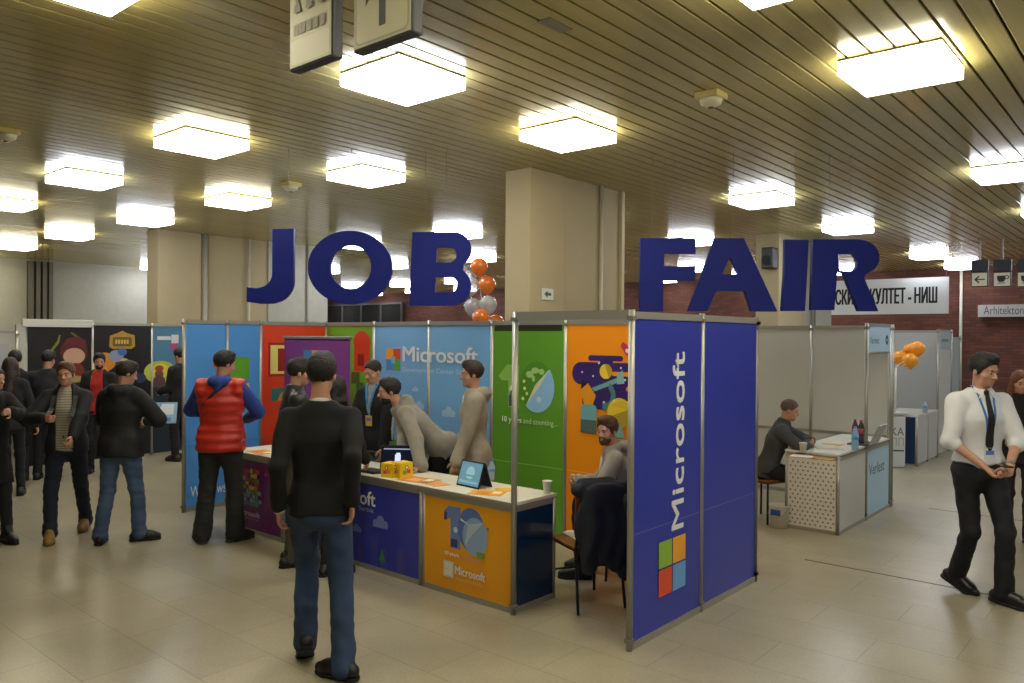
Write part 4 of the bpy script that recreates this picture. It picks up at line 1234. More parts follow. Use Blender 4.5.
for ch, (outl, holes) in LET.items():
    cx = (min(p[0] for p in outl) + max(p[0] for p in outl)) / 2; cy = max(p[1] for p in outl)
    base = atD(cx, cy, 7.5)
    cu = bpy.data.curves.new('letter', 'CURVE'); cu.dimensions = '2D'; cu.fill_mode = 'BOTH'; cu.extrude = .03; cu.bevel_depth = .002
    for ring in [outl] + holes:
        sp = cu.splines.new('POLY'); sp.points.add(len(ring) - 1); sp.use_cyclic_u = True
        for i, (x, y) in enumerate(ring): sp.points[i].co = ((x - cx) * UP, (cy - y) * UP, 0, 1)
    tmp = bpy.data.objects.new('tmp', cu); COL.objects.link(tmp); bpy.context.view_layer.update()
    me = bpy.data.meshes.new_from_object(tmp.evaluated_get(bpy.context.evaluated_depsgraph_get()))
    bpy.data.objects.remove(tmp); bpy.data.curves.remove(cu)
    me.materials.clear(); me.materials.append(M_LET)
    me.transform(Matrix.Rotation(math.pi / 2, 4, 'X'))
    word = 'JOB' if ch in 'JOB' else 'FAIR'
    t = thing('hanging_letter', 'dark blue cut-out letter %s hung from the ceiling in the word %s' % (ch, word), 'letter', base, math.atan2(rgt.y, rgt.x), 'blue letters of the hung words')
    link_mesh('letter_body', me, t)
    topz = (cy - min(p[1] for p in outl)) * UP
    xs = {'J': (.16,), 'A': (0,), 'O': (0,), 'I': (.0,)}.get(ch, (-.15, .05))
    for xx in xs: MB().tube([(xx, 0, topz - .03), (xx, 0, CZ - base.z)], .0015, mat('8A8A84', .5), 5).build('wire', t)
# ------------------------------------------------------------------ things on the counters
def flyer(px, py, w_, d, rz, label, col='E3962A', z=CH, col2=None, group=None):
    q = onZ(px, py, z)
    t = MB(); t.box(-w_ / 2, w_ / 2, -d / 2, d / 2, 0, .003, mat(col, .5))
    if col2:
        t.box(-w_ * .3, w_ * .1, -d * .35, d * .2, .003, .0036, mat(col2, .5)); t.box(w_ * .16, w_ * .4, -d * .1, d * .35, .003, .0036, mat('F1E6C8', .5))
    o = t.build('flyer'); o.location = (q.x, q.y, z); o.rotation_euler = (0, 0, RAD(rz))
    return tag(o, label, 'flyer', group)
flyer(419, 480, .30, .20, 8, 'orange flyer on the blue counter, left of the tablet', 'D8853A', col2='E9B36A')
flyer(436, 484, .21, .15, -12, 'small orange flyer overlapping the larger one by the blue counter edge', 'E0A062')
flyer(487, 493, .26, .17, 25, 'yellow flyer in front of the tablet', 'E8A21E', col2='D8862A')
flyer(505, 490, .15, .12, 40, 'small yellow flyer right of the tablet', 'E8B22E')
flyer(262, 452, .30, .19, -10, 'orange flyer on the purple counter', 'E39A2E', col2='C9702A')
# yellow gift cube
def gift(px, py, s_, rz, label):
    q = onZ(px, py, CH); t = thing('gift_cube', label, 'box', (q.x, q.y, CH), RAD(rz))
    MB().box(-s_ / 2, s_ / 2, -s_ / 2, s_ / 2, 0, s_, mat('E6C51E', .5), bev=.004).build('carton', t)
    for a in range(4):
        M_ = Matrix.Rotation(a * math.pi / 2, 4, 'Z')
        o_ = M_ @ Vector((-s_ / 2, -s_ / 2 - .001, 0)); u_ = M_ @ Vector((1, 0, 0))
        p = Poster(o_, u_, (0, 0, 1), s_, s_, mat('E6C51E', .5), .0008)
        c1, c2 = ('7FA02A', 'D2552A') if a % 2 else ('D8402A', 'E07A2A')
        p.rect(s_ * .2, s_ * .25, s_ * .5, s_ * .5, mat(c1, .5)); p.rect(s_ * .52, s_ * .3, s_ * .8, s_ * .55, mat(c2, .5)); p.circ(s_ * .5, s_ * .7, s_ * .16, mat(c1, .5), n=14); p.circ(s_ * .5, s_ * .7, s_ * .08, mat('F0E7C0', .5), n=12)
        p.build('print', t)
gift(391, 476.5, .115, 12, 'yellow printed cube beside the open laptop, the left one of two')
gift(402, 477, .125, -6, 'yellow printed cube with red marks, the right one of two')
# laptop / tablet
def screen_geo(t, w_, h, ang, z0, col, lit, yb=0.0, brand=None):
    """screen leaning by ang degrees from vertical; face towards -y"""
    M_ = Matrix.Translation((0, yb, z0)) @ Matrix.Rotation(RAD(-ang), 4, 'X')
    MB().box(-w_ / 2, w_ / 2, 0, .010, 0, h, mat('1A1B1E', .35), bev=.004, M=M_).build('lid', t)
    O_ = M_ @ Vector((-w_ / 2 + .012, -.0012, .014)); u_ = M_.to_3x3() @ Vector((1, 0, 0)); v_ = M_.to_3x3() @ Vector((0, 0, 1))
    p = Poster(O_, u_, v_, w_ - .024, h - .028, mat(col, .2, emit=lit), .0006)
    return p, w_ - .024, h - .028
q = onZ(397, 470, CH)
lp = thing('laptop', 'black laptop with a small lit white page, open on the blue counter', 'laptop', (q.x, q.y, CH), RAD(36))
MB().box(-.15, .15, -.21, -.0, 0, .014, mat('1C1C1F', .4), bev=.004).build('base', lp)
mb = MB()
for r in range(5):
    for c_ in range(12): mb.box(-.13 + c_ * .022, -.112 + c_ * .022, -.10 + r * .019 - .02, -.086 + r * .019 - .02, .014, .0165, mat('0E0E10', .5))
kb = mb.build('keyboard', lp); tag(kb, kind='stuff')
p, a, b_ = screen_geo(lp, .30, .20, 12, .012, '141A2E', .25)
p.rect(a * .05, b_ * .86, a * .95, b_ * .92, mat('9FA8C8', .4, emit=.5)); p.rect(a * .42, b_ * .25, a * .60, b_ * .62, mat('B9C8EE', .4, emit=1.0)); p.rect(a * .46, b_ * .62, a * .58, b_ * .70, mat('B9C8EE', .4, emit=1.0))
p.build('screen', lp)
q = onZ(474, 486, CH)
tb = thing('tablet_computer', 'tent-folded tablet laptop with a pale blue screen on the counter', 'tablet', (q.x, q.y, CH), RAD(-6))
p, a, b_ = screen_geo(tb, .265, .205, 18, .0, '6F9DB4', .35, yb=-.07)
p.rect(a * .06, b_ * .1, a * .94, b_ * .2, mat('86B3C8', .4, emit=.3)); p.circ(a * .5, b_ * .55, .05, mat('8FBCCB', .4, emit=.4)); p.rect(a * .3, b_ * .4, a * .7, b_ * .46, mat('5C8BA6', .4, emit=.3)); p.build('screen', tb)
M_ = Matrix.Translation((0, .075, 0)) @ Matrix.Rotation(RAD(20), 4, 'X')
MB().box(-.132, .132, -.008, 0, 0, .20, mat('3A3B40', .35, .4), bev=.004, M=M_).build('keyboard_half', tb)
# water bottle, cups
def bottle(pos, label, h=.20, r=.032, col='A9BCC8', cap='2F6BB5', band='6C9CC8', cat='bottle', group=None):
    t = thing('plastic_bottle', label, cat, pos, 0, group)
    MB().lathe((0, 0, 0), [(.0, 0), (r * .9, .002), (r, .015), (r, h * .35), (r * .93, h * .42), (r, h * .5), (r, h * .68), (r * .55, h * .86), (r * .38, h * .92), (r * .38, h * .95)], mat(col, .15, alpha=.75), 18).build('body_shell', t)
    MB().lathe((0, 0, 0), [(r * .0, h * .94), (r * .44, h * .94), (r * .44, h), (0, h)], mat(cap, .4), 14).build('cap', t)
    MB().lathe((0, 0, 0), [(r * 1.02, h * .45), (r * 1.02, h * .65)], mat(band, .4), 18).build('wrapper', t)
    return t
q = onZ(487, 481, CH); bottle((q.x + .02, q.y + .03, CH), 'small water bottle with a blue cap behind the folded tablet', .17, .028)
q = onZ(316, 480, CH); bottle((q.x, q.y, CH), 'small bottle on the blue counter beside the black sweater sleeve', .17, .026, 'C8C8BE', 'D8D8D0', 'D9892E')
def cup(pos, label, h=.09, r=.036, col='DAD8D0'):
    t = MB(); t.lathe((0, 0, 0), [(.0, 0), (r * .72, 0), (r, h), (r * 1.06, h + .002), (r * .95, h), (r * .68, .006), (0, .006)], mat(col, .5), 18)
    o = t.build('paper_cup'); o.location = pos; return tag(o, label, 'cup')
q = onZ(551, 495, CH); cup((CX1 - .045, BY0 + CD - .06, CH), 'white paper cup on the far corner of the orange counter')
# badge box pile near laptop
q = onZ(372, 472, CH)
tag(MB().box(-.11, .11, -.07, .07, 0, .02, mat('202024', .5), bev=.003).build('black_folder'), 'flat black folder on the counter left of the laptop', 'folder').location = (q.x, q.y, CH)

# ------------------------------------------------------------------ chairs in the booth
WOOD = mat('7A4A22', .35, noise=.2, nscale=14)
def wood_chair(label, pos, rz, group=None):
    """plywood chair on a black steel frame; faces +y"""
    t = thing('wooden_chair', label, 'chair', pos, RAD(rz), group)
    K_ = mat('19191B', .4, .3)
    MB().box(-.20, .20, -.19, .20, .440, .456, WOOD, bev=.006).build('seat', t)
    mb = MB()
    pts = [(-.20, -.215, .62), (.20, -.215, .62), (.205, -.235, .86), (.15, -.24, .885), (-.15, -.24, .885), (-.205, -.235, .86)]
    mb.prism(pts, (0, 1, 0), .012, WOOD); mb.build('backrest', t)
    for sx in (-1, 1):
        MB().tube([(sx * .19, .19, 0), (sx * .18, .17, .43)], .011, K_, 8).build('leg', t)
        MB().tube([(sx * .19, -.25, 0), (sx * .18, -.19, .43), (sx * .17, -.22, .66), (sx * .165, -.225, .80)], .011, K_, 8).build('leg', t)
    MB().tube([(-.18, .17, .43), (.18, .17, .43), (.18, -.19, .43), (-.18, -.19, .43), (-.18, .17, .43)], .010, K_, 8).build('seat_frame', t)
    MB().tube([(-.187, .18, .20), (.187, .18, .20)], .008, K_, 8).build('stretcher', t)
    return t
CJ = onZ(566, 575, 0); CJ.z = 0
cj_pos = atD(586, 400, 5.74); cj_pos.z = 0
c1 = wood_chair('wooden chair with papers on the seat and a dark jacket over its back', cj_pos, 40.6 + 24)
def on_chair(c, p): return Matrix.Translation(c.location) @ Matrix.Rotation(c.rotation_euler[2], 4, 'Z') @ Vector(p)
o = MB().box(-.11, .11, -.15, .15, 0, .004, mat('D9D7CE', .5)).box(-.10, .09, -.13, .16, .004, .007, mat('C9C8C0', .5)).build('paper_sheets')
o.location = on_chair(c1, (.03, .06, .456)); o.rotation_euler = (0, 0, RAD(60)); tag(o, 'white paper sheets lying on the chair seat beside the counter', 'papers')
MB().box(-.005, .005, -.07, .07, .007, .014, BLACKM).build('pen', None).location = on_chair(c1, (.03, .06, .456)); pen = bpy.data.objects['pen']; pen.rotation_euler = (0, 0, RAD(20)); tag(pen, 'black pen on the papers on the chair seat', 'pen')
# jacket draped over the chair back
Jk = Solid()
Jk.u(seg((-.20, -.235, .865), (.20, -.235, .865), .045), 0)
Jk.u(ell((0, -.285, .62), (.24, .055, .29)), .05)
Jk.u(seg((-.10, -.30, .62), (-.15, -.32, .33), .09, .045, ((0, 1, 0), 1.7)), .05)
Jk.u(seg((.10, -.30, .60), (.13, -.33, .27), .11, .05, ((0, 1, 0), 1.7)), .05)
Jk.u(seg((.0, -.30, .60), (.02, -.32, .40), .10, .08, ((0, 1, 0), 1.7)), .05)
Jk.u(ell((-.02, -.175, .74), (.19, .045, .15)), .04)
Jk.u(seg((-.14, -.21, .90), (.08, -.20, .905), .04, .035), .04)
jf = folds(.006, 8, 5, (1.2, 1, .5))
Jk.fold = lambda P: jf(P) + .009 * np.sin(P[:, 0] * 46 + 3 * np.sin(P[:, 2] * 7)) * np.clip((.86 - P[:, 2]) * 3, 0, 1)
jr = thing('draped_jacket', 'dark navy jacket hanging over the back of the wooden chair', 'jacket', cj_pos, c1.rotation_euler[2])
solid_mesh('cloth', Jk, V3(-.4, -.5, .15), V3(.4, 0, 1.02), .008, mat('161A26', .75, noise=.2, nscale=10, bump=.3), jr)
Js = Solid(); Js.u(seg((.17, -.33, .78), (.20, -.37, .50), .05, .042), 0); Js.u(seg((.20, -.37, .50), (.23, -.35, .24), .042, .036), .03); Js.fold = folds(.007, 10, 8)
solid_mesh('sleeve', Js, V3(.0, -.5, .1), V3(.4, -.2, .95), .008, mat('161A26', .75, noise=.2, nscale=10, bump=.3), jr)

# balloons on a stand behind the booth
def balloon(pos, r, col, label, group, clear=False, tie=None):
    t = thing('balloon', label, 'balloon', pos, 0, group)
    m = mat(col, .22, alpha=.62 if clear else 1.0, coat=.5)
    prof = [(.0, -1.22), (.10, -1.16), (.30, -1.02), (.60, -.78), (.86, -.42), (.98, -.05), (1.0, .15), (.93, .45), (.74, .74), (.42, .95), (.15, 1.04), (0, 1.05)]
    MB().lathe((0, 0, 0), [(a * r, b * r) for a, b in prof], m, 24).build('skin', t)
    MB().lathe((0, 0, -1.27 * r), [(.0, 0), (.012, 0), (.004, .014), (0, .014)], mat(col, .4), 10).build('knot', t)
    if tie is not None: MB().tube([(0, 0, -1.27 * r), (Vector(tie) - Vector(pos)) * .5 + Vector((.02, 0, 0)), Vector(tie) - Vector(pos)], .002, mat('D8D8D8', .5), 5).build('string', t)
    return t
st = onY(482, 300, 6.45); stz = 1.95
tie = (st.x, 6.45, 1.95)
sd = thing('balloon_stand', 'slim stand holding orange and white balloons behind the booth', 'stand', (st.x, 6.45, 0))
MB().tube([(0, 0, 0), (0, 0, 1.98)], .01, WHITE, 8).build('pole', sd); MB().lathe((0, 0, 0), [(0, 0), (.16, 0), (.15, .03), (0, .035)], WHITE, 24).build('base', sd)
k = 0
for px, py, Y, c, lab in ((479, 267, 6.45, 'E8782A', 'orange balloon at the very top of the bunch beside the letter B'), (487, 285, 6.5, 'E8782A', 'orange balloon in the middle of the bunch beside the letter B'),
                       (471, 286, 6.45, 'C9CCD0', 'whitish balloon on the left of the bunch, beside the letter B'), (488, 305, 6.42, 'C9CCD0', 'whitish balloon on the lower right of the bunch'),
                       (473, 307, 6.5, 'C9CCD0', 'whitish balloon on the lower left of the bunch'), (481, 318, 6.35, 'E8782A', 'orange balloon low in the bunch, touching the booth top'),
                       (496, 324, 6.55, 'E8782A', 'lowest orange balloon, mostly hidden behind the booth wall')):
    q = onY(px, py, Y); balloon(q, .098 if 'whit' not in lab else .10, c, lab, None, 'whit' in lab, tie)

# ------------------------------------------------------------------ grey booth of the second exhibitor
VX, VY0, VY1, VYB = -2.57, 7.93, 9.70, 9.76
VM = (8.80)
M_PAN = mat('C4C5BE', .5); LB = mat('A9C9DC', .45)
bk = thing('booth_wall', 'grey-white rear wall of the booth with the light blue sign', 'booth wall', (0, 0, 0))
for k in range(5):
    post(bk, VX - k * .93, VYB)
for k in range(4):
    x1 = VX - k * .93 - .02; x0 = x1 - .89
    rail(bk, (x0, VYB), (x1, VYB), PH - .055); rail(bk, (x0, VYB), (x1, VYB), 0); rail(bk, (x0, VYB), (x1, VYB), .78, .035)
    Poster((x0, VYB - .006, .045), (1, 0, 0), (0, 0, 1), .89, PH - .1, M_PAN, .012).build('panel', bk)
sg = thing('booth_sign_frame', 'light blue name board reading Verlest on aluminium posts', 'sign', (0, 0, 0))
post(sg, VX, VM); post(sg, VX, VY1 - .03)
a = onX(868, 327, VX); 
rail(sg, (VX, VM + .02), (VX, VY1 - .05), PH - .03, .03); rail(sg, (VX, VM + .02), (VX, VY1 - .05), PH - .33, .02)
hw = VY1 - .07 - VM
p = Poster((VX + .008, VM + .02, PH - .31), (0, 1, 0), (0, 0, 1), hw, .28, LB, .012)
p.text('Verlest', .06, .09, mat('35383E', .5), cap=.075, width=.34); p.circ(hw - .14, .13, .055, mat('2B2E36', .5)); p.circ(hw - .14, .13, .018, LB, n=12)
p.build('name_board', sg)
ct = thing('display_counter', 'white counter with dotted end and light blue Verlest panel', 'counter', (0, 0, 0))
x0, x1 = -3.10, VX
for y in (VY0, VM, VY1 - .03):
    for x in (x0 + .02, x1 - .0):
        if y > VY0 and x > x0 + .1: continue
        MB().tube([(x, y, 0), (x, y, CH + .0)], .017, AL, 8).build('post', ct)
for z in (0, CH - .045):
    MB().box(x0 + .03, x1 - .02, VY0 - .012, VY0 + .012, z, z + .035, AL).box(x1 - .012, x1 + .012, VY0 + .02, VY1 - .05, z, z + .035, AL).build('rail', ct)
p = Poster((x0 + .03, VY0 - .004, .035), (1, 0, 0), (0, 0, 1), x1 - x0 - .05, CH - .08, mat('D2D1CA', .5), .008)
W_, H_ = x1 - x0 - .05, CH - .08
dk = mat('6F7078', .5)
for r in range(17):
    for c_ in range(9):
        x = .03 + c_ * .0505 + (.025 if r % 2 else 0); y = .03 + r * .041
        if x < W_ - .015 and y < H_ - .02:
            p.k = 0; p.circ(x, y, .0105, dk, n=6)
p.build('end_panel', ct)
Poster((x1 + .004, VY0 + .02, .035), (0, 1, 0), (0, 0, 1), VM - VY0 - .04, CH - .08, mat('C4C4BE', .5), .008).build('front_panel', ct)
p = Poster((x1 + .004, VM + .02, .035), (0, 1, 0), (0, 0, 1), VY1 - VM - .07, CH - .08, LB, .008)
p.text('Verlest', .09, .42, mat('2F3238', .5), cap=.125, width=.56); p.build('front_panel', ct)
MB().box(x0, x1 + .01, VY0 - .01, VY1 - .02, CH, CH + .022, mat('D2D1C8', .4), bev=.002).build('countertop', ct)
VZ = CH + .022
q = onZ(803, 452, VZ)
def vth(px, py): q = onZ(px, py, VZ); return Vector((q.x, q.y, VZ))
cup(vth(803, 452), 'white plastic cup on the white counter near the seated man', .09, .038)
o = MB().box(-.15, .15, -.1, .1, 0, .012, WHITE).box(-.13, .14, -.09, .12, .012, .02, mat('BFC2C4', .5)).build('paper_pile'); o.location = vth(828, 449); o.rotation_euler = (0, 0, .5); tag(o, 'low pile of white papers on the white counter', 'papers')
o = MB().box(-.12, .12, -.08, .08, 0, .006, mat('B79A5A', .5)).box(-.1, .1, -.07, .07, .006, .01, WHITE).build('leaflet'); o.location = vth(802, 457); o.rotation_euler = (0, 0, .2); tag(o, 'brown-edged leaflet at the near left corner of the white counter', 'leaflet')
o = MB().box(-.1, .1, -.07, .07, 0, .006, mat('B08A48', .5)).build('leaflet'); o.location = vth(822, 459); tag(o, 'brown leaflet at the near edge of the white counter', 'leaflet')
o = MB().box(-.1, .1, -.06, .06, 0, .008, mat('D9B86A', .5)).build('leaflet'); o.location = vth(833, 444.5); tag(o, 'yellowish leaflet at the back of the white counter', 'leaflet')
bottle(vth(855, 450), 'clear blue water bottle at the front of the white counter', .24, .034, '8FC0E0', '3F8AD0', '5C9CD0')
bottle(vth(855, 444), 'dark bottle with a red band behind the water bottle, the left one', .27, .034, '3A2A3A', 'C23A4A', 'B84A5A')
bottle(vth(861, 445), 'dark bottle with a red band behind the water bottle, the right one', .27, .034, '3A2A3A', 'C23A4A', 'B84A5A')
q = vth(873, 445)
lp = thing('laptop', 'silver laptop seen from the side on the white counter', 'laptop', q, RAD(-90))
MB().box(-.16, .16, -.22, .0, 0, .016, mat('3A3B40', .4), bev=.004).build('base', lp)
M_ = Matrix.Translation((0, 0, .014)) @ Matrix.Rotation(RAD(-24), 4, 'X')
MB().box(-.16, .16, 0, .010, 0, .23, mat('A9ABAE', .35, .5), bev=.004, M=M_).build('lid', lp)
# stool and bucket left of it
def stool(pos, rz, label):
    t = thing('stool', label, 'stool', pos, RAD(rz)); K_ = mat('1B1B1D', .4, .3)
    MB().box(-.24, .20, -.18, .18, .43, .455, WOOD, bev=.006).build('seat', t)
    for sx in (-.2, .16):
        for sy in (-.15, .15): MB().tube([(sx * 1.08, sy * 1.1, 0), (sx, sy, .43)], .011, K_, 8).build('leg', t)
    MB().tube([(-.2, -.15, .42), (.16, -.15, .42), (.16, .15, .42), (-.2, .15, .42), (-.2, -.15, .42)], .009, K_, 8).build('seat_frame', t)
VS = atD(766, 480, 8.35); VS.z = 0
stool(VS, 40.6 - 60, 'brown wooden stool under the seated man with short grey hair')
q = onZ(779, 528, 0)
t = thing('bucket', 'white bucket with a blue print beside the dotted counter end', 'bucket', (q.x - .02, q.y + .05, 0))
MB().lathe((0, 0, 0), [(0, 0), (.085, 0), (.10, .22), (.105, .225), (.095, .23), (.08, .01), (0, .01)], WHITE, 24).build('body_shell', t)
MB().box(-.05, .05, -.105, -.085, .13, .19, mat('27458F', .5), bev=.008).build('print', t); MB().tube([(-.1, 0, .2), (-.08, -.09, .14), (0, -.12, .11), (.08, -.09, .14), (.1, 0, .2)], .003, AL, 6).build('handle', t)

# ------------------------------------------------------------------ further booth on the right
FX = -3.08
b2 = thing('booth_wall', 'pale booth wall further back, behind the orange balloons', 'booth wall', (0, 0, 0))
FYB = 15.3
for k in range(4): post(b2, FX - k * .93, FYB)
for k in range(3):
    x1_ = FX - k * .93 - .02; rail(b2, (x1_ - .89, FYB), (x1_, FYB), PH - .055); rail(b2, (x1_ - .89, FYB), (x1_, FYB), .0)
    Poster((x1_ - .89, FYB - .006, .045), (1, 0, 0), (0, 0, 1), .89, PH - .1, mat('B9BCBC', .5), .012).build('panel', b2)
b3 = thing('booth_wall', 'narrow white side wall of the further booth with a small name board', 'booth wall', (0, 0, 0))
for y in (14.35, 15.27): post(b3, FX, y)
Poster((FX + .006, 14.37, .045), (0, 1, 0), (0, 0, 1), .88, PH - .40, mat('C6C9CA', .5), .012).build('panel', b3)
p = Poster((FX + .008, 14.37, PH - .33), (0, 1, 0), (0, 0, 1), .88, .31, mat('A9BBC4', .5), .012); p.rect(.2, .12, .7, .17, mat('77848C', .5)); p.build('name_board', b3)
rail(b3, (FX, 14.37), (FX, 15.25), PH - .02, .02)
c3 = thing('display_counter', 'white and dark blue counter of the further booth', 'counter', (0, 0, 0))
MB().box(-3.62, FX, 13.05, 13.07, .03, CH - .03, mat('14345C', .3)).build('end_panel', c3); MB().box(FX - .01, FX + .01, 13.05, 14.33, .03, CH - .03, mat('BFC2C2', .5)).build('front_panel', c3)
MB().box(-3.64, FX + .02, 13.03, 14.33, CH - .03, CH, mat('C9CAC6', .4)).build('countertop', c3)
for x, y in ((-3.62, 13.05), (FX, 13.05), (FX, 13.7), (FX, 14.31)): MB().tube([(x, y, 0), (x, y, CH - .03)], .02, AL, 8).build('post', c3)
q = onZ(925, 413, CH); bottle((q.x, q.y, CH), 'tiny clear bottle on the counter of the further booth', .2, .035, 'AEB6B8')
q = onZ(901, 467, 0)
pd = thing('promo_stand', 'white promotion stand with grey lettering in front of the orange balloons', 'stand', (-3.62, 12.55, 0))
a0 = atD(878, 466, 11.75); a1 = atD(905, 464, 11.75)
th_ = math.atan2(a1.y - a0.y, a1.x - a0.x); pd.location = ((a0.x + a1.x) / 2, (a0.y + a1.y) / 2, 0); pd.rotation_euler = (0, 0, th_)
MB().box(-.205, .205, 0, .25, 0, .80, mat('CDD0CE', .5), bev=.03).build('body_shell', pd); MB().box(-.24, .24, -.02, .27, .80, .83, mat('BFBFB8', .4), bev=.005).build('tabletop', pd)
p = Poster((-.2, -.003, .05), (1, 0, 0), (0, 0, 1), .4, .72, mat('CDD0CE', .5), .002)
gk = mat('55585C', .5); p.text('KA', .19, .44, gk, cap=.12, width=.19); p.text('ПП', .19, .28, mat('9A9C9A', .5), cap=.12, width=.19); p.text('TUR', .02, .44, gk, cap=.12, width=.14); p.rect(.08, .20, .38, .225, gk); p.build('print', pd)
q = atD(911, 358, 12.3)
tie2 = (pd.location.x + .02, pd.location.y + .10, .84)
MB_ = MB().tube([(tie2[0], tie2[1], .83), (tie2[0] + .0, tie2[1], 1.50)], .014, WHITE, 8).build('balloon_stick', origin=(tie2[0], tie2[1], .83)); tag(MB_, 'white stick standing on the promotion stand, under the orange balloons', 'stick')
tp = (tie2[0], tie2[1], 1.50)
for px, py, D, lab in ((917, 349, 12.0, 'highest of the orange balloons at the further booth'), (910, 361, 11.9, 'lowest of the orange balloons at the further booth'), (900, 358, 12.15, 'orange balloon half hidden behind the light blue sign post'), (911, 351, 12.3, 'orange balloon in the middle of the bunch at the further booth')):
    balloon(atD(px, py, D), .115, 'F09A1E', lab, None, False, tp)
b4 = thing('booth_wall', 'bluish white booth wall left of the white shirted man', 'booth wall', (0, 0, 0))
q = onY(950, 345, 17.6); q2 = onY(960, 345, 17.6)
Poster((q.x - .3, 17.6, .03), (1, 0, 0), (0, 0, 1), q2.x - q.x + .3, PH - .15, mat('AEB8BE', .5), .012).build('panel', b4); post(b4, q2.x, 17.6, PH - .1)

# ------------------------------------------------------------------ dark game booth on the left
GX = -12.5
gw = thing('booth_wall', 'black booth wall with colourful game posters', 'booth wall', (0, 0, 0))
YS = [onX(26, 330, GX).y, onX(92.5, 330, GX).y, onX(152, 330, GX).y, onX(190, 330, GX).y]
BLK = mat('17171C', .35)
for y in YS: post(gw, GX, y, 2.10, .02)
for k in range(3):
    y0, y1 = YS[k] + .015, YS[k + 1] - .015; w_ = y1 - y0
    rail(gw, (GX, y0), (GX, y1), 2.055, .04)
    p = Poster((GX + .006, y0, .03), (0, 1, 0), (0, 0, 1), w_, 2.03, [BLK, BLK, mat('4C7FA0', .4)][k], .012)
    L = lambda px, py: (onX(px, py, GX).y - y0, onX(px, py, GX).z - .03)
    rs = random.Random(k + 3)
    if k == 0:
        p.poly([L(49, 352), L(57, 341), L(59, 335), L(60.5, 335), L(59, 343), L(50, 354)], C('8A8A3A')); p.poly([L(86, 352), L(80, 340), L(70, 333), L(72, 332), L(82, 339), L(88, 352)], C('6E6E2E'))
        x, z = L(74, 352); p.circ(x, z, .19, C('5E1F1C'), ry=.20); p.circ(x, z - .06, .15, C('C9A184'), ry=.12)       # plain round badge, warm tones
        p.poly([L(64, 344), L(86, 346), L(85, 340), L(76, 336), L(66, 339)], C('6E1F28')); x, z = L(75, 371); p.circ(x, z, .13, C('7A2A22'), ry=.12); p.circ(x, z - .12, .13, C('A8905E'), ry=.05)
    if k == 1:
        x0, z0 = L(109, 349); x1, z1 = L(135, 334)
        p.poly([(x0, z0 + .03), (x0 + .06, z0), (x1 - .06, z0), (x1, z0 + .04), (x1 - .01, z1 - .02), (x1 - .12, z1 + .01), ((x0 + x1) / 2, z1 + .05), (x0 + .12, z1 + .01), (x0 + .01, z1 - .03)], C('B08A2E'))
        p.rrect(x0 + .05, z0 + .04, x1 - .05, z1 - .05, .03, C('6B5320'))
        for i in range(5): p.rect(x0 + .09 + i * (x1 - x0 - .18) / 5, z0 + .08, x0 + .09 + (i + .7) * (x1 - x0 - .18) / 5, z1 - .09, C('D8B24A'))
        for px_, py_, r, c_ in ((104, 362, .17, 'C9862E'), (116, 356, .11, '8A93B0'), (122, 352, .07, '3E6BB0'), (124, 362, .07, 'D8C23A'), (100, 372, .12, 'D8953A'), (132, 366, .10, '3A2A5A'), (140, 378, .09, '2A3F5E'), (142, 398, .06, '7FA02E'), (137, 392, .08, '8A4A2A'), (128, 372, .14, '20222E')):
            x, z = L(px_, py_); p.circ(x, z, r, C(c_), ry=r * .85)
    if k == 2:
        p.rect(0, 0, w_, 1.05, C('152638')); p.rect(0, 1.05, w_, 1.35, C('3D5A36')); x, z = L(160, 372); p.circ(x, z, .26, C('B9C24A'), ry=.18, n=40); p.circ(x, z + .02, .14, C('E3D24A'), ry=.12)
        x, z = L(159, 374); p.circ(x, z, .07, C('7A4A3A')); p.circ(x, z - .12, .10, C('5E3A4A')); p.circ(x, z + .09, .07, C('A84A2E'), ry=.05)
        x, z = L(157, 340); p.rect(x, z, x + .22, z + .06, C('D8DCE0')); x, z = L(171, 342); p.rect(x, z - .02, x + .12, z + .12, C('D3D6DC')); p.rect(x - .02, z - .12, x + .10, z - .03, C('B0447A'))
    p.build('panel', gw)
a = onX(22, 330, GX + .05); b_ = onX(92, 330, GX + .05)
MB().box(GX + .0, GX + .08, a.y, b_.y, 2.02, 2.13, mat('C9C9C0', .5), bev=.004).build('fascia', gw)
MB().box(GX - .0, GX + .06, YS[0] - .14, YS[0] - .02, 0, 2.05, mat('B9B9B0', .5)).build('end_strip', gw)
g2 = thing('booth_wall', 'white booth wall with a pale poster at the left edge', 'booth wall', (0, 0, 0))
ya = onX(-14, 340, GX + .3).y; yb = onX(17, 340, GX + .3).y
p = Poster((GX + .3, ya, .03), (0, 1, 0), (0, 0, 1), yb - ya, 1.90, mat('BDBDB4', .5), .012); p.rrect(.1, 1.0, yb - ya - .1, 1.75, .02, mat('AEB3B4', .5)); p.rect(.16, 1.5, yb - ya - .2, 1.6, mat('989EA4', .5)); p.build('panel', g2)
post(g2, GX + .3, yb, 1.96); rail(g2, (GX + .3, ya), (GX + .3, yb), 1.93, .03)
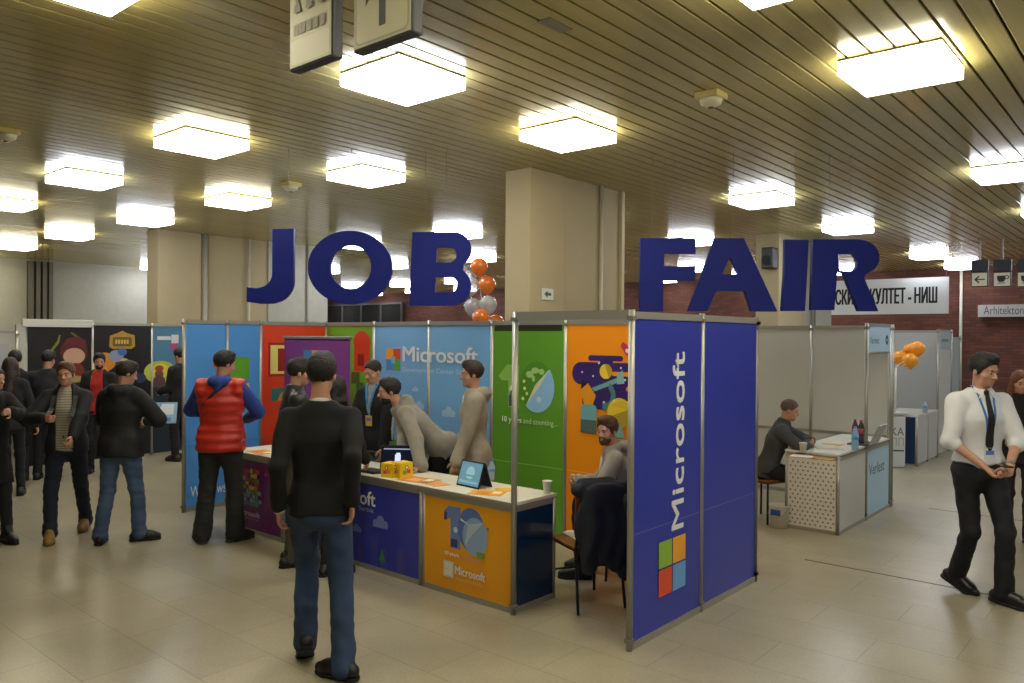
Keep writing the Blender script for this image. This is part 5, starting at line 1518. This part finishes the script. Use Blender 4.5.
# ------------------------------------------------------------------ people
def foot_at(px, D):
    q = atD(px, 400, D); return Vector((q.x, q.y, 0))
def loc(pos, face, pt):
    v = Matrix.Rotation(-RAD(40.6 + face), 3, 'Z') @ (Vector(pt) - Vector(pos)); return (v.x, v.y, v.z)
def HP(pos, face, px, py, D): return loc(pos, face, atD(px, py, D))
JEANS = mat('304465', .85, noise=.28, nscale=5, bump=.3, bscale=260)
JEANS_L = mat('46597A', .85, noise=.30, nscale=5, bump=.3, bscale=260)
JEANS_D = mat('1A2030', .85, noise=.2, nscale=6, bump=.3, bscale=260)
GREYH = mat('8F897E', .95, noise=.10, nscale=14, bump=.5, bscale=220, sheen=.3)
BLKW = mat('121214', .9, noise=.15, nscale=10, bump=.3, bscale=250)
NEAR = .0075

# man in black sweater, nearest, walking away
p_ = foot_at(320, 4.50); f_ = 8
def ex1(J):
    # white shirt collar above the sweater
    g = J; s = g['s']; Cc = Solid(); Cc.u(seg(g['nb'] - g['u'] * .035, g['nb'] - g['u'] * .006, .069 * s, .062 * s), 0); Cc.fold = folds(.002, 14, 2)
    solid_mesh('collar', Cc, g['nb'] - .15, g['nb'] + .15, .0065, mat('BFC0BA', .8), g['root'])
    cf = Solid(); S_, E_, W_, sg = g['arms'][0]; d = nrm(W_ - E_); cf.u(seg(W_ - d * .02, W_ + d * .012, .037 * s), 0)
    solid_mesh('shirt_cuff', cf, W_ - .1, W_ + .1, .006, mat('BFC0BA', .8), g['root'])
person('man in a black sweater and blue jeans walking away, nearest to the camera', p_, f_, 1.86, lean=2, twist=4,
       footL=(-.09, .14, .0), footR=(.15, -.12, 0), liftL=32, liftR=2, ftL=10, ftR=55, hip=.935, handL=HP(p_, f_, 279, 506, 4.45), handR=HP(p_, f_, 352, 500, 4.42),
       elbL=(-.12, -1, 0), elbR=(.12, -1, 0), curl=30, head=(-6, 0), hair=('short', '16110F'), vox=NEAR,
       top=dict(name='sweater', mat=mat('0F0F11', .9, noise=.18, nscale=8, bump=.4, bscale=240), t=.012, hem=.05, fold=.006, collar=.008, flare=.0),
       legs=dict(mat=JEANS, w=1.0, cuff=.064, rise=.08, fold=.005, hem=.05), shoes=dict(col='141416', sole='0C0C0D'), extras=ex1)

# red padded vest
p_ = foot_at(221, 7.30); f_ = 2
def ex2(J):
    strap(J, [(-.20, -.33, -1), (-.12, -.22, -1), (-.03, -.12, -1), (.06, -.03, -1), (.10, .02, -1)], .035, '17171A', 'bag_strap')
person('man in a red padded vest over a blue hoodie, seen from behind', p_, f_, 1.80, lean=1, footL=(-.16, -.02), footR=(.13, .03), ftL=25, ftR=-45,
       handL=(-.14, .30, 1.16), handR=(.16, .30, 1.12), elbL=(-1, -.5, -.1), elbR=(1, -.4, -.3), head=(-42, 12), hair=('short', '17120F'),
       under=dict(name='hoodie', col='27408C', t=.026, hem=-.02, hood=True, fold=.005, collar=.03),
       top=dict(name='padded_vest', mat=mat('B8291C', .42, noise=.1, bump=.2, bscale=60), t=.048, hem=.10, sleeve=0, fold=.004, puff=.085, collar=.02),
       legs=dict(mat=mat('262624', .85, noise=.2, nscale=7, bump=.3), w=1.15, cuff=.075, rise=.06, fold=.004, bunch=1), shoes=dict(col='1D1D1D', sole='3C3C3A'), build=1.08, extras=ex2)

# leather jacket man at the counter (mostly hidden) and dark haired visitor beside him
p_ = foot_at(291, 6.62); f_ = -62
person('man in a black leather jacket, half hidden by the man in the black sweater', p_, f_, 1.755, lean=4, footL=(-.1, .03), footR=(.1, -.02), handL=(-.12, .34, 1.00), handR=(.14, .34, .98),
       head=(-5, 6), hair=('short', '18130F'), top=dict(name='leather_jacket', mat=mat('26282A', .36, noise=.2, bump=.2, bscale=40), t=.026, hem=.08, fold=.006, collar=.035),
       legs=dict(mat=mat('4A4638', .85, noise=.15), w=1.0), shoes=dict(col='1B1612', high=.05))
p_ = foot_at(336, 6.30); f_ = -12
person('dark haired visitor whose head shows beside the neck of the man in the black sweater', p_, f_, 1.62, female=True, footL=(-.08, 0), footR=(.08, 0), hair=('long', '15110F', .12), handL=(-.15, .25, .9), handR=(.15, .25, .9),
       top=dict(name='coat', col='17171A', t=.02, hem=.15), legs=dict(col='17181C', w=.9), shoes=dict(col='141414'))

# staff behind the counter
p_ = foot_at(377, 7.65); f_ = 152
def ex4(J): lanyard(J, '3E86C8', 'C9A24A', .26, .022, .062)
person('exhibitor in a dark cardigan with a light blue lanyard behind the counter', p_, f_, 1.72, lean=3, handL=(-.22, .20, .82), handR=(.20, .24, .82), head=(-8, 16), hair=('buzz', '1E1813'),
       under=dict(name='shirt', mat=mat('8E979E', .8, noise=.1), t=.012, hem=.10, collar=.035), top=dict(name='cardigan', mat=mat('16171D', .9, bump=.4), t=.020, hem=.08, vneck=.30, fold=.005),
       legs=dict(mat=mat('6F7172', .85), w=1.0), shoes=dict(col='1A1A1A'), extras=ex4, vox=NEAR)

p_ = foot_at(442, 7.2); f_ = 104
def ex5(J):
    mb = MB()
    for sg in (-1, 1):
        a = hit(J['outer'], J['nb'] + J['right'] * sg * .035 + J['fwd'] * .25 - J['u'] * .03, -J['fwd'], .4, .006); b = a - V3(0, 0, .20) + J['fwd'] * .01
        mb.tube([Vector(a), Vector((a + b) / 2 + J['fwd'] * .01), Vector(b)], .0035, mat('D3D0C4', .6), 6)
    mb.build('hood_cord', J['root'])
hl5 = loc(p_, f_, atD(421, 470, 6.66)); hr5 = loc(p_, f_, atD(403, 470, 6.82))
person('bearded man in a light grey hoodie leaning over the counter on his hands', p_, f_, 1.78, lean=47, hip=.92, hipx=0, footL=(-.12, -.10), footR=(.12, -.02),
       handL=(hl5[0], hl5[1], CH + .05), handR=(hr5[0], hr5[1], CH + .05), hdir=(0, .9, -.35), elbL=(-.2, -1, .2), elbR=(.2, -1, .2), head=(4, 6), hair=('short', '1A1410'), beard='1C1511', curl=8, palm=((0, 0, -1), (0, 0, -1)),
       top=dict(name='hoodie', mat=GREYH, t=.026, hem=.07, hood=True, fold=.006, collar=.02, cuff=True), legs=dict(mat=BLKW, w=.95), shoes=dict(col='1A1A1A'), vox=NEAR, extras=ex5)

p_ = foot_at(474, 6.85); f_ = 98
def ex6(J):
    ex5(J)
    S_, E_, W_, sg = J['arms'][0]; d = nrm(W_ - E_)
    mb = MB(); mb.tube([Vector(W_ - d * .012), Vector(W_ + d * .012)], .034, mat('141416', .4), 16); mb.build('wristwatch', J['root'])
person('man in a light grey hoodie standing behind the tablet, facing left', p_, f_, 1.735, lean=0, footL=(-.1, .0), footR=(.1, .02), handL=(-.22, .17, .83), handR=(.20, .12, .80),
       head=(6, 2), hair=('quiff', '2A1D14'), top=dict(name='hoodie', mat=mat('989080', .95, noise=.1, nscale=14, bump=.5, bscale=220), t=.028, hem=.12, hood=True, fold=.006, collar=.02, cuff=True, open=None),
       legs=dict(mat=JEANS_D, w=1.0), shoes=dict(col='1A1A1A'), vox=NEAR, extras=ex6)

# seated man in the corner of the booth, with his chair
p7 = foot_at(632, 6.35); p7.z = 0; f7 = 84
ch7 = wood_chair('wooden chair under the seated man in the light grey hoodie', p7 , 40.6 + f7 - 4)
hL = loc(p7, f7, atD(577, 487, 5.95))
p7b = p7.copy()
person('seated man in a light grey hoodie turning towards the camera beside the blue wall', p7, f7, 1.72, sit=.43, hipx=0, lean=18, footL=(-.13, .40), footR=(.13, .36), kneeL=(0, .6, 1), kneeR=(0, .6, 1),
       handL=(-.10, .42, .78), handR=(.06, .42, .74), elbL=(-.8, -.4, -.5), elbR=(.8, -.4, -.5), head=(52, 4), hair=('quiff', '4A3020'), beard='5A3C28',
       top=dict(name='hoodie', mat=GREYH, t=.026, hem=.05, hood=True, fold=.006, collar=.02), legs=dict(mat=JEANS_D, w=1.0), shoes=dict(col='1A1A1A'), vox=NEAR, extras=ex5)

# seated man at the grey booth
p8 = VS.copy(); f8 = -112
person('seated man with cropped hair in a dark grey sweater leaning on the white counter', p8, f8, 1.70, sit=.45, lean=20, footL=(-.12, .36), footR=(.12, .30), kneeL=(0, .6, 1), kneeR=(0, .6, 1),
       handL=(-.02, .44, .86), handR=(.0, .42, .83), elbL=(-1, -.1, -.2), elbR=(1, -.1, -.2), head=(0, 14), hair=('buzz', '5A4C40'), beard=None,
       top=dict(name='sweater', mat=mat('3F4244', .9, bump=.4), t=.024, hem=.08, fold=.006, collar=.04), legs=dict(mat=mat('15161C', .85)), shoes=dict(col='1A1A1A'))
cb = Solid(); cb.u(seg((-.19, -.17, .84), (.19, -.17, .84), .03), 0); cb.u(seg((0, -.20, .82), (0, -.22, .44), .17, .19, ((0, 1, 0), 4.5)), .04); cb.fold = folds(.008, 8, 3)
jt = thing('draped_coat', 'black coat hanging behind the seated man with cropped grey hair', 'coat', p8, RAD(40.6 + f8)); jt.location = p8 - Matrix.Rotation(RAD(40.6 + f8), 3, 'Z') @ Vector((0, .07, 0))
solid_mesh('cloth', cb, V3(-.35, -.4, .3), V3(.35, .0, .95), .009, mat('101114', .85, bump=.3), jt)

# man in the white shirt
p_ = foot_at(979, 5.85); f_ = -183
hA = atD(998, 457, 5.62)
def ex9(J):
    lanyard(J, '3F6FB8', 'D8DCE4', .36, .016, .060)
    g = J['outer']; nb, u, fwd, right, s = J['nb'], J['u'], J['fwd'], J['right'], J['s']
    pts = [hit(g, nb + fwd * .35 + u * z, -fwd, .5, .007) for z in np.linspace(.0, -.43, 9)]
    mb = MB(); i = mb.mi(mat('111217', .5)); rows = []
    for k, (pt, wd_) in enumerate(zip(pts, (.026, .034, .038, .042, .048, .052, .056, .058, .010))):
        rows.append([mb.bm.verts.new(Vector(pt + right * wd_ / 2 * a + fwd * b)) for a, b in ((-1, 0), (1, 0), (1, .007), (-1, .007))])
    for k in range(8):
        for j in range(4): mb.bm.faces.new((rows[k][j], rows[k][(j + 1) % 4], rows[k + 1][(j + 1) % 4], rows[k + 1][j]))
    mb.build('necktie', J['root'])
    kn = Solid(); kn.u(seg(pts[0] + u * .004, pts[0] - u * .03, .020, .013, (fwd, 1.5)), 0); solid_mesh('tie_knot', kn, pts[0] - .07, pts[0] + .07, .005, mat('111217', .5), J['root'])
    for sg in (-1, 1):
        a = hit(J['B'], nb + u * .045 + right * sg * .055 * s + fwd * .2, -fwd, .3, .006); b = hit(g, nb + u * .0 + right * sg * .02 + fwd * .3, -fwd, .4, .008); c_ = hit(g, nb - u * .045 + right * sg * .065 + fwd * .3, -fwd, .4, .008); d_ = hit(g, nb + u * .01 + right * sg * .085 * s + fwd * .3, -fwd, .4, .006)
        mb = MB(); mb.prism([Vector(a), Vector(b), Vector(c_), Vector(d_)], Vector(fwd), .004, mat('D9DAD8', .7)); mb.build('collar', J['root'])
    mb = MB(); S_, E_, W_, sg = J['arms'][0]; d = nrm(W_ - E_)
    mb.tube([Vector(W_ - d * .014), Vector(W_ + d * .008)], .033, mat('9A9A98', .3, .8), 16); mb.build('wristwatch', J['root'])
    ha = (J['arms'][0][2] + J['arms'][1][2]) / 2 + fwd * .06
    M_ = Matrix.Translation(Vector(ha + V3(0, .03, .01)))
    mb = MB(); mb.box(-.035, .035, -.06, .06, -.005, .005, mat('101114', .25), bev=.004, M=M_); o = mb.build('phone', J['root'])
    # belt
    bl = Solid(); bl.u(seg(J['Pv'] + u * .075, J['Pv'] + u * .085, .147 * s, None, (fwd, 1.36)), 0); bl.keep(plane(J['Pv'] + u * .10, u), 0); bl.keep(plane(J['Pv'] + u * .07, -u), 0)
person('man in a white shirt and black tie with a blue lanyard striding to the right', p_, f_, 1.875, lean=1, twist=6,
       footL=loc(p_, f_, atD(1004, 606, 5.72) * 1.0)[:2] + (0,), footR=loc(p_, f_, atD(957, 590, 6.05))[:2] + (0,), liftR=22, liftL=4, ftL=38, ftR=34, hip=.925,
       handL=(-.085, .25, 1.04), handR=(.095, .24, 1.03), elbL=(-1, -.55, -.2), elbR=(1, -.55, -.2), curl=50, palm=((.5, .3, .8), (-.5, .3, .8)), head=(22, 12), hair=('quiff', '13100E'), vox=.007,
       top=dict(name='shirt', mat=mat('D5D6D6', .75, noise=.04, bump=.25, bscale=20), t=.022, hem=-.06, sleeve=.16, fold=.008, freq=7, collar=.02, cuff=True),
       legs=dict(mat=mat('121317', .8, noise=.1, bump=.2), w=.95, cuff=.066, rise=.12, fold=.004), shoes=dict(col='0E0E10', rough=.3), extras=ex9)
p_ = foot_at(1019, 7.5); f_ = 155
person('woman with wavy brown hair in dark clothes at the right edge of the photo', p_, f_, 1.66, female=True, footL=(-.08, .05), footR=(.09, -.05), ftL=5, ftR=-30, handL=(-.12, .22, .98), handR=(.14, .24, 1.0), head=(10, 10),
       hair=('long', '6B3F22', .16), top=dict(name='cardigan', mat=mat('1A1718', .9, bump=.3), t=.022, hem=.12, fold=.006), legs=dict(mat=mat('2A2324', .85), w=.95), shoes=dict(col='151314', high=.10))

# group on the left
p_ = foot_at(67, 7.45); f_ = 198
def ex11(J):
    strap(J, [(.105, -.24, 1), (.105, -.17, 1), (.10, -.11, 1), (.095, -.05, 1)], .04, '3A3D3C', 'backpack_strap')
    strap(J, [(-.105, -.24, 1), (-.105, -.17, 1), (-.10, -.11, 1), (-.095, -.05, 1)], .04, '3A3D3C', 'backpack_strap')
def stripes(nt, b):
    tc = nt.nodes.new('ShaderNodeTexCoord'); sx = nt.nodes.new('ShaderNodeSeparateXYZ'); nt.links.new(tc.outputs['Object'], sx.inputs[0])
    m = nt.nodes.new('ShaderNodeMath'); m.operation = 'MULTIPLY'; m.inputs[1].default_value = 260; nt.links.new(sx.outputs['Z'], m.inputs[0])
    s_ = nt.nodes.new('ShaderNodeMath'); s_.operation = 'SINE'; nt.links.new(m.outputs[0], s_.inputs[0])
    r = nt.nodes.new('ShaderNodeValToRGB'); r.color_ramp.elements[0].color = lin('ABA592'); r.color_ramp.elements[1].color = lin('77766E'); r.color_ramp.elements[0].position = .5; r.color_ramp.elements[1].position = .8
    nt.links.new(s_.outputs[0], r.inputs['Fac']); nt.links.new(r.outputs['Color'], b.inputs['Base Color']); b.inputs['Roughness'].default_value = .9
def bagmesh(J, col, name='backpack'):
    t = Solid(); s = J['s']; c = J['chest'] - J['fwd'] * .22 * s - J['u'] * .10
    t.u(ell(c, V3(.16, .11, .22) * s), 0); t.u(ell(c - J['u'] * .08 - J['fwd'] * .06, V3(.12, .07, .12) * s), .03); t.fold = folds(.005, 9, 4)
    bo = thing('backpack', 'grey backpack on the back of the young man in the striped top', 'backpack', J['root'].location, J['root'].rotation_euler[2])
    solid_mesh('bag', t, c - .35, c + .35, .009, mat(col, .8, noise=.2, bump=.3), bo)
    MB().tube([Vector(c + J['u'] * .20 * s - J['right'] * .04), Vector(c + J['u'] * .25 * s), Vector(c + J['u'] * .20 * s + J['right'] * .04)], .008, BLACKM, 8).build('handle', bo)
J11 = person('young man in a striped top, dark jacket and tan boots walking this way', p_, f_, 1.70, lean=2, footL=loc(p_, f_, atD(86, 500, 7.75))[:2] + (0,), footR=loc(p_, f_, atD(50, 500, 7.25))[:2] + (0,), liftL=6, liftR=8, ftL=-5, ftR=8, hip=.925,
       handR=HP(p_, f_, 44, 418, 7.1), handL=HP(p_, f_, 72, 438, 7.1), elbR=(1, -.3, -.6), elbL=(-1, -.5, -.2), curl=75, head=(-4, 4), hair=('quiff', '5A3E28'), vox=NEAR,
       under=dict(name='striped_shirt', mat=nodes_mat('striped_cloth', stripes), t=.010, hem=.05, collar=.012), top=dict(name='jacket', mat=mat('16171A', .8, noise=.15, bump=.3), t=.026, hem=.07, open=.085, fold=.007, collar=.045),
       legs=dict(mat=JEANS_D, w=1.0, cuff=.06, bunch=1), shoes=dict(col='8A6A32', sole='6B5128', high=.08), extras=ex11)
bagmesh(J11, '3C3E40')

p_ = foot_at(121, 7.25); f_ = -4
def ex12(J):
    S_, E_, W_, sg = J['arms'][1]; c = W_ + J['fwd'] * .09 + J['right'] * .03 + V3(0, 0, .07)
    t = thing('magazine', 'open light blue magazine held by the man in the black jacket and blue jeans', 'magazine', J['root'].location, J['root'].rotation_euler[2])
    for sgn in (-1, 1):
        M_ = Matrix.Translation(Vector(c)) @ Matrix.Rotation(sgn * .35, 4, 'Z') @ Matrix.Rotation(-.5, 4, 'X')
        mb = MB(); mb.box(0 if sgn > 0 else -.17, .17 if sgn > 0 else 0, -.003, .003, -.11, .11, mat('8FB8DC', .4), M=M_); mb.box(.02 if sgn > 0 else -.14, .14 if sgn > 0 else -.02, -.0045, .0045, -.02, .09, mat('D6E2EC', .4), M=M_)
        mb.box(.03 if sgn > 0 else -.12, .12 if sgn > 0 else -.03, -.005, .005, -.09, -.05, mat('4E8AC8', .4), M=M_); mb.build('page', t)
person('man in a black jacket and blue jeans with a raised magazine, back to the camera', p_, f_, 1.70, lean=3, footL=(-.16, -.06), footR=(.14, .08), ftL=20, ftR=-65, handR=(.13, .27, 1.10), handL=(-.08, .30, 1.08),
       elbL=(-1, -.3, -.4), elbR=(1, -.4, -.4), head=(-42, 16), hair=('short', '1B1410'), top=dict(name='jacket', mat=mat('131416', .75, noise=.15, bump=.25), t=.036, hem=.10, hood=True, fold=.007), build=1.04,
       legs=dict(mat=JEANS_L, w=1.05, cuff=.062, bunch=1, fold=.005), shoes=dict(col='151517', high=.0, sole='101010'), extras=ex12, vox=NEAR)

p_ = foot_at(47, 10.4); f_ = 18
person('man in a dark grey jacket facing the black game panel, seen from behind', p_, f_, 1.72, handL=(-.1, .3, 1.05), handR=(.1, .3, 1.05), head=(-20, 10), hair=('short', '14110F'), top=dict(name='jacket', mat=mat('26282B', .85), t=.026, hem=.09, collar=.02), legs=dict(col='17181B'), shoes=dict(col='141414'), vox=.011)
p_ = foot_at(99, 10.9); f_ = 190
person('bearded man in a red shirt and dark jacket in front of the game posters', p_, f_, 1.68, head=(20, 8), hair=('short', '14110F'), beard='14110F', under=dict(name='shirt', col='B02A20', t=.012, hem=.08), top=dict(name='jacket', mat=mat('131316', .85), t=.026, hem=.09, open=.10), legs=dict(col='15161A'), shoes=dict(col='141414'), vox=.010)
p_ = foot_at(-8, 7.2); f_ = -120
person('dark haired woman in a long black coat at the left edge, one hand raised', p_, f_, 1.64, female=True, footL=(-.08, .1), footR=(.08, -.05), handL=HP(p_, f_, 12, 412, 7.0), handR=(.2, .1, .8), elbL=(-1, -.2, -.7), curl=65, head=(20, 6), hair=('long', '241812', .28),
       top=dict(name='coat', mat=mat('111113', .9, bump=.3), t=.028, hem=.34, flare=.05, fold=.006), legs=dict(col='121316', w=.9), shoes=dict(col='131313', high=.08))
p_ = foot_at(10, 9.3); f_ = 25
person('woman with long brown hair at the left edge, behind the woman in the black coat', p_, f_, 1.66, female=True, hair=('long', '35241A', .35), top=dict(name='jacket', mat=mat('1C1B1D', .9), t=.024, hem=.1), legs=dict(col='15161A', w=.9), shoes=dict(col='131313'), vox=.010)
p_ = foot_at(15, 10.25); f_ = 40
person('person with short black hair furthest left, in front of the pale poster', p_, f_, 1.72, hair=('short', '14110F'), top=dict(name='jacket', mat=mat('1A1A1C', .9), t=.024, hem=.1), legs=dict(col='15161A'), shoes=dict(col='131313'), vox=.011)
p_ = foot_at(181, 12.0); f_ = 70
person('person in black with a light bag strap, half hidden behind the light blue booth wall', p_, f_, 1.74, head=(0, 10), hair=('short', '1A1511'), top=dict(name='jacket', mat=mat('141417', .85), t=.03, hem=.1), handL=(-.1, .3, 1.05), handR=(.1, .3, 1.05), legs=dict(col='141519'), shoes=dict(col='2A2320'), vox=.011)
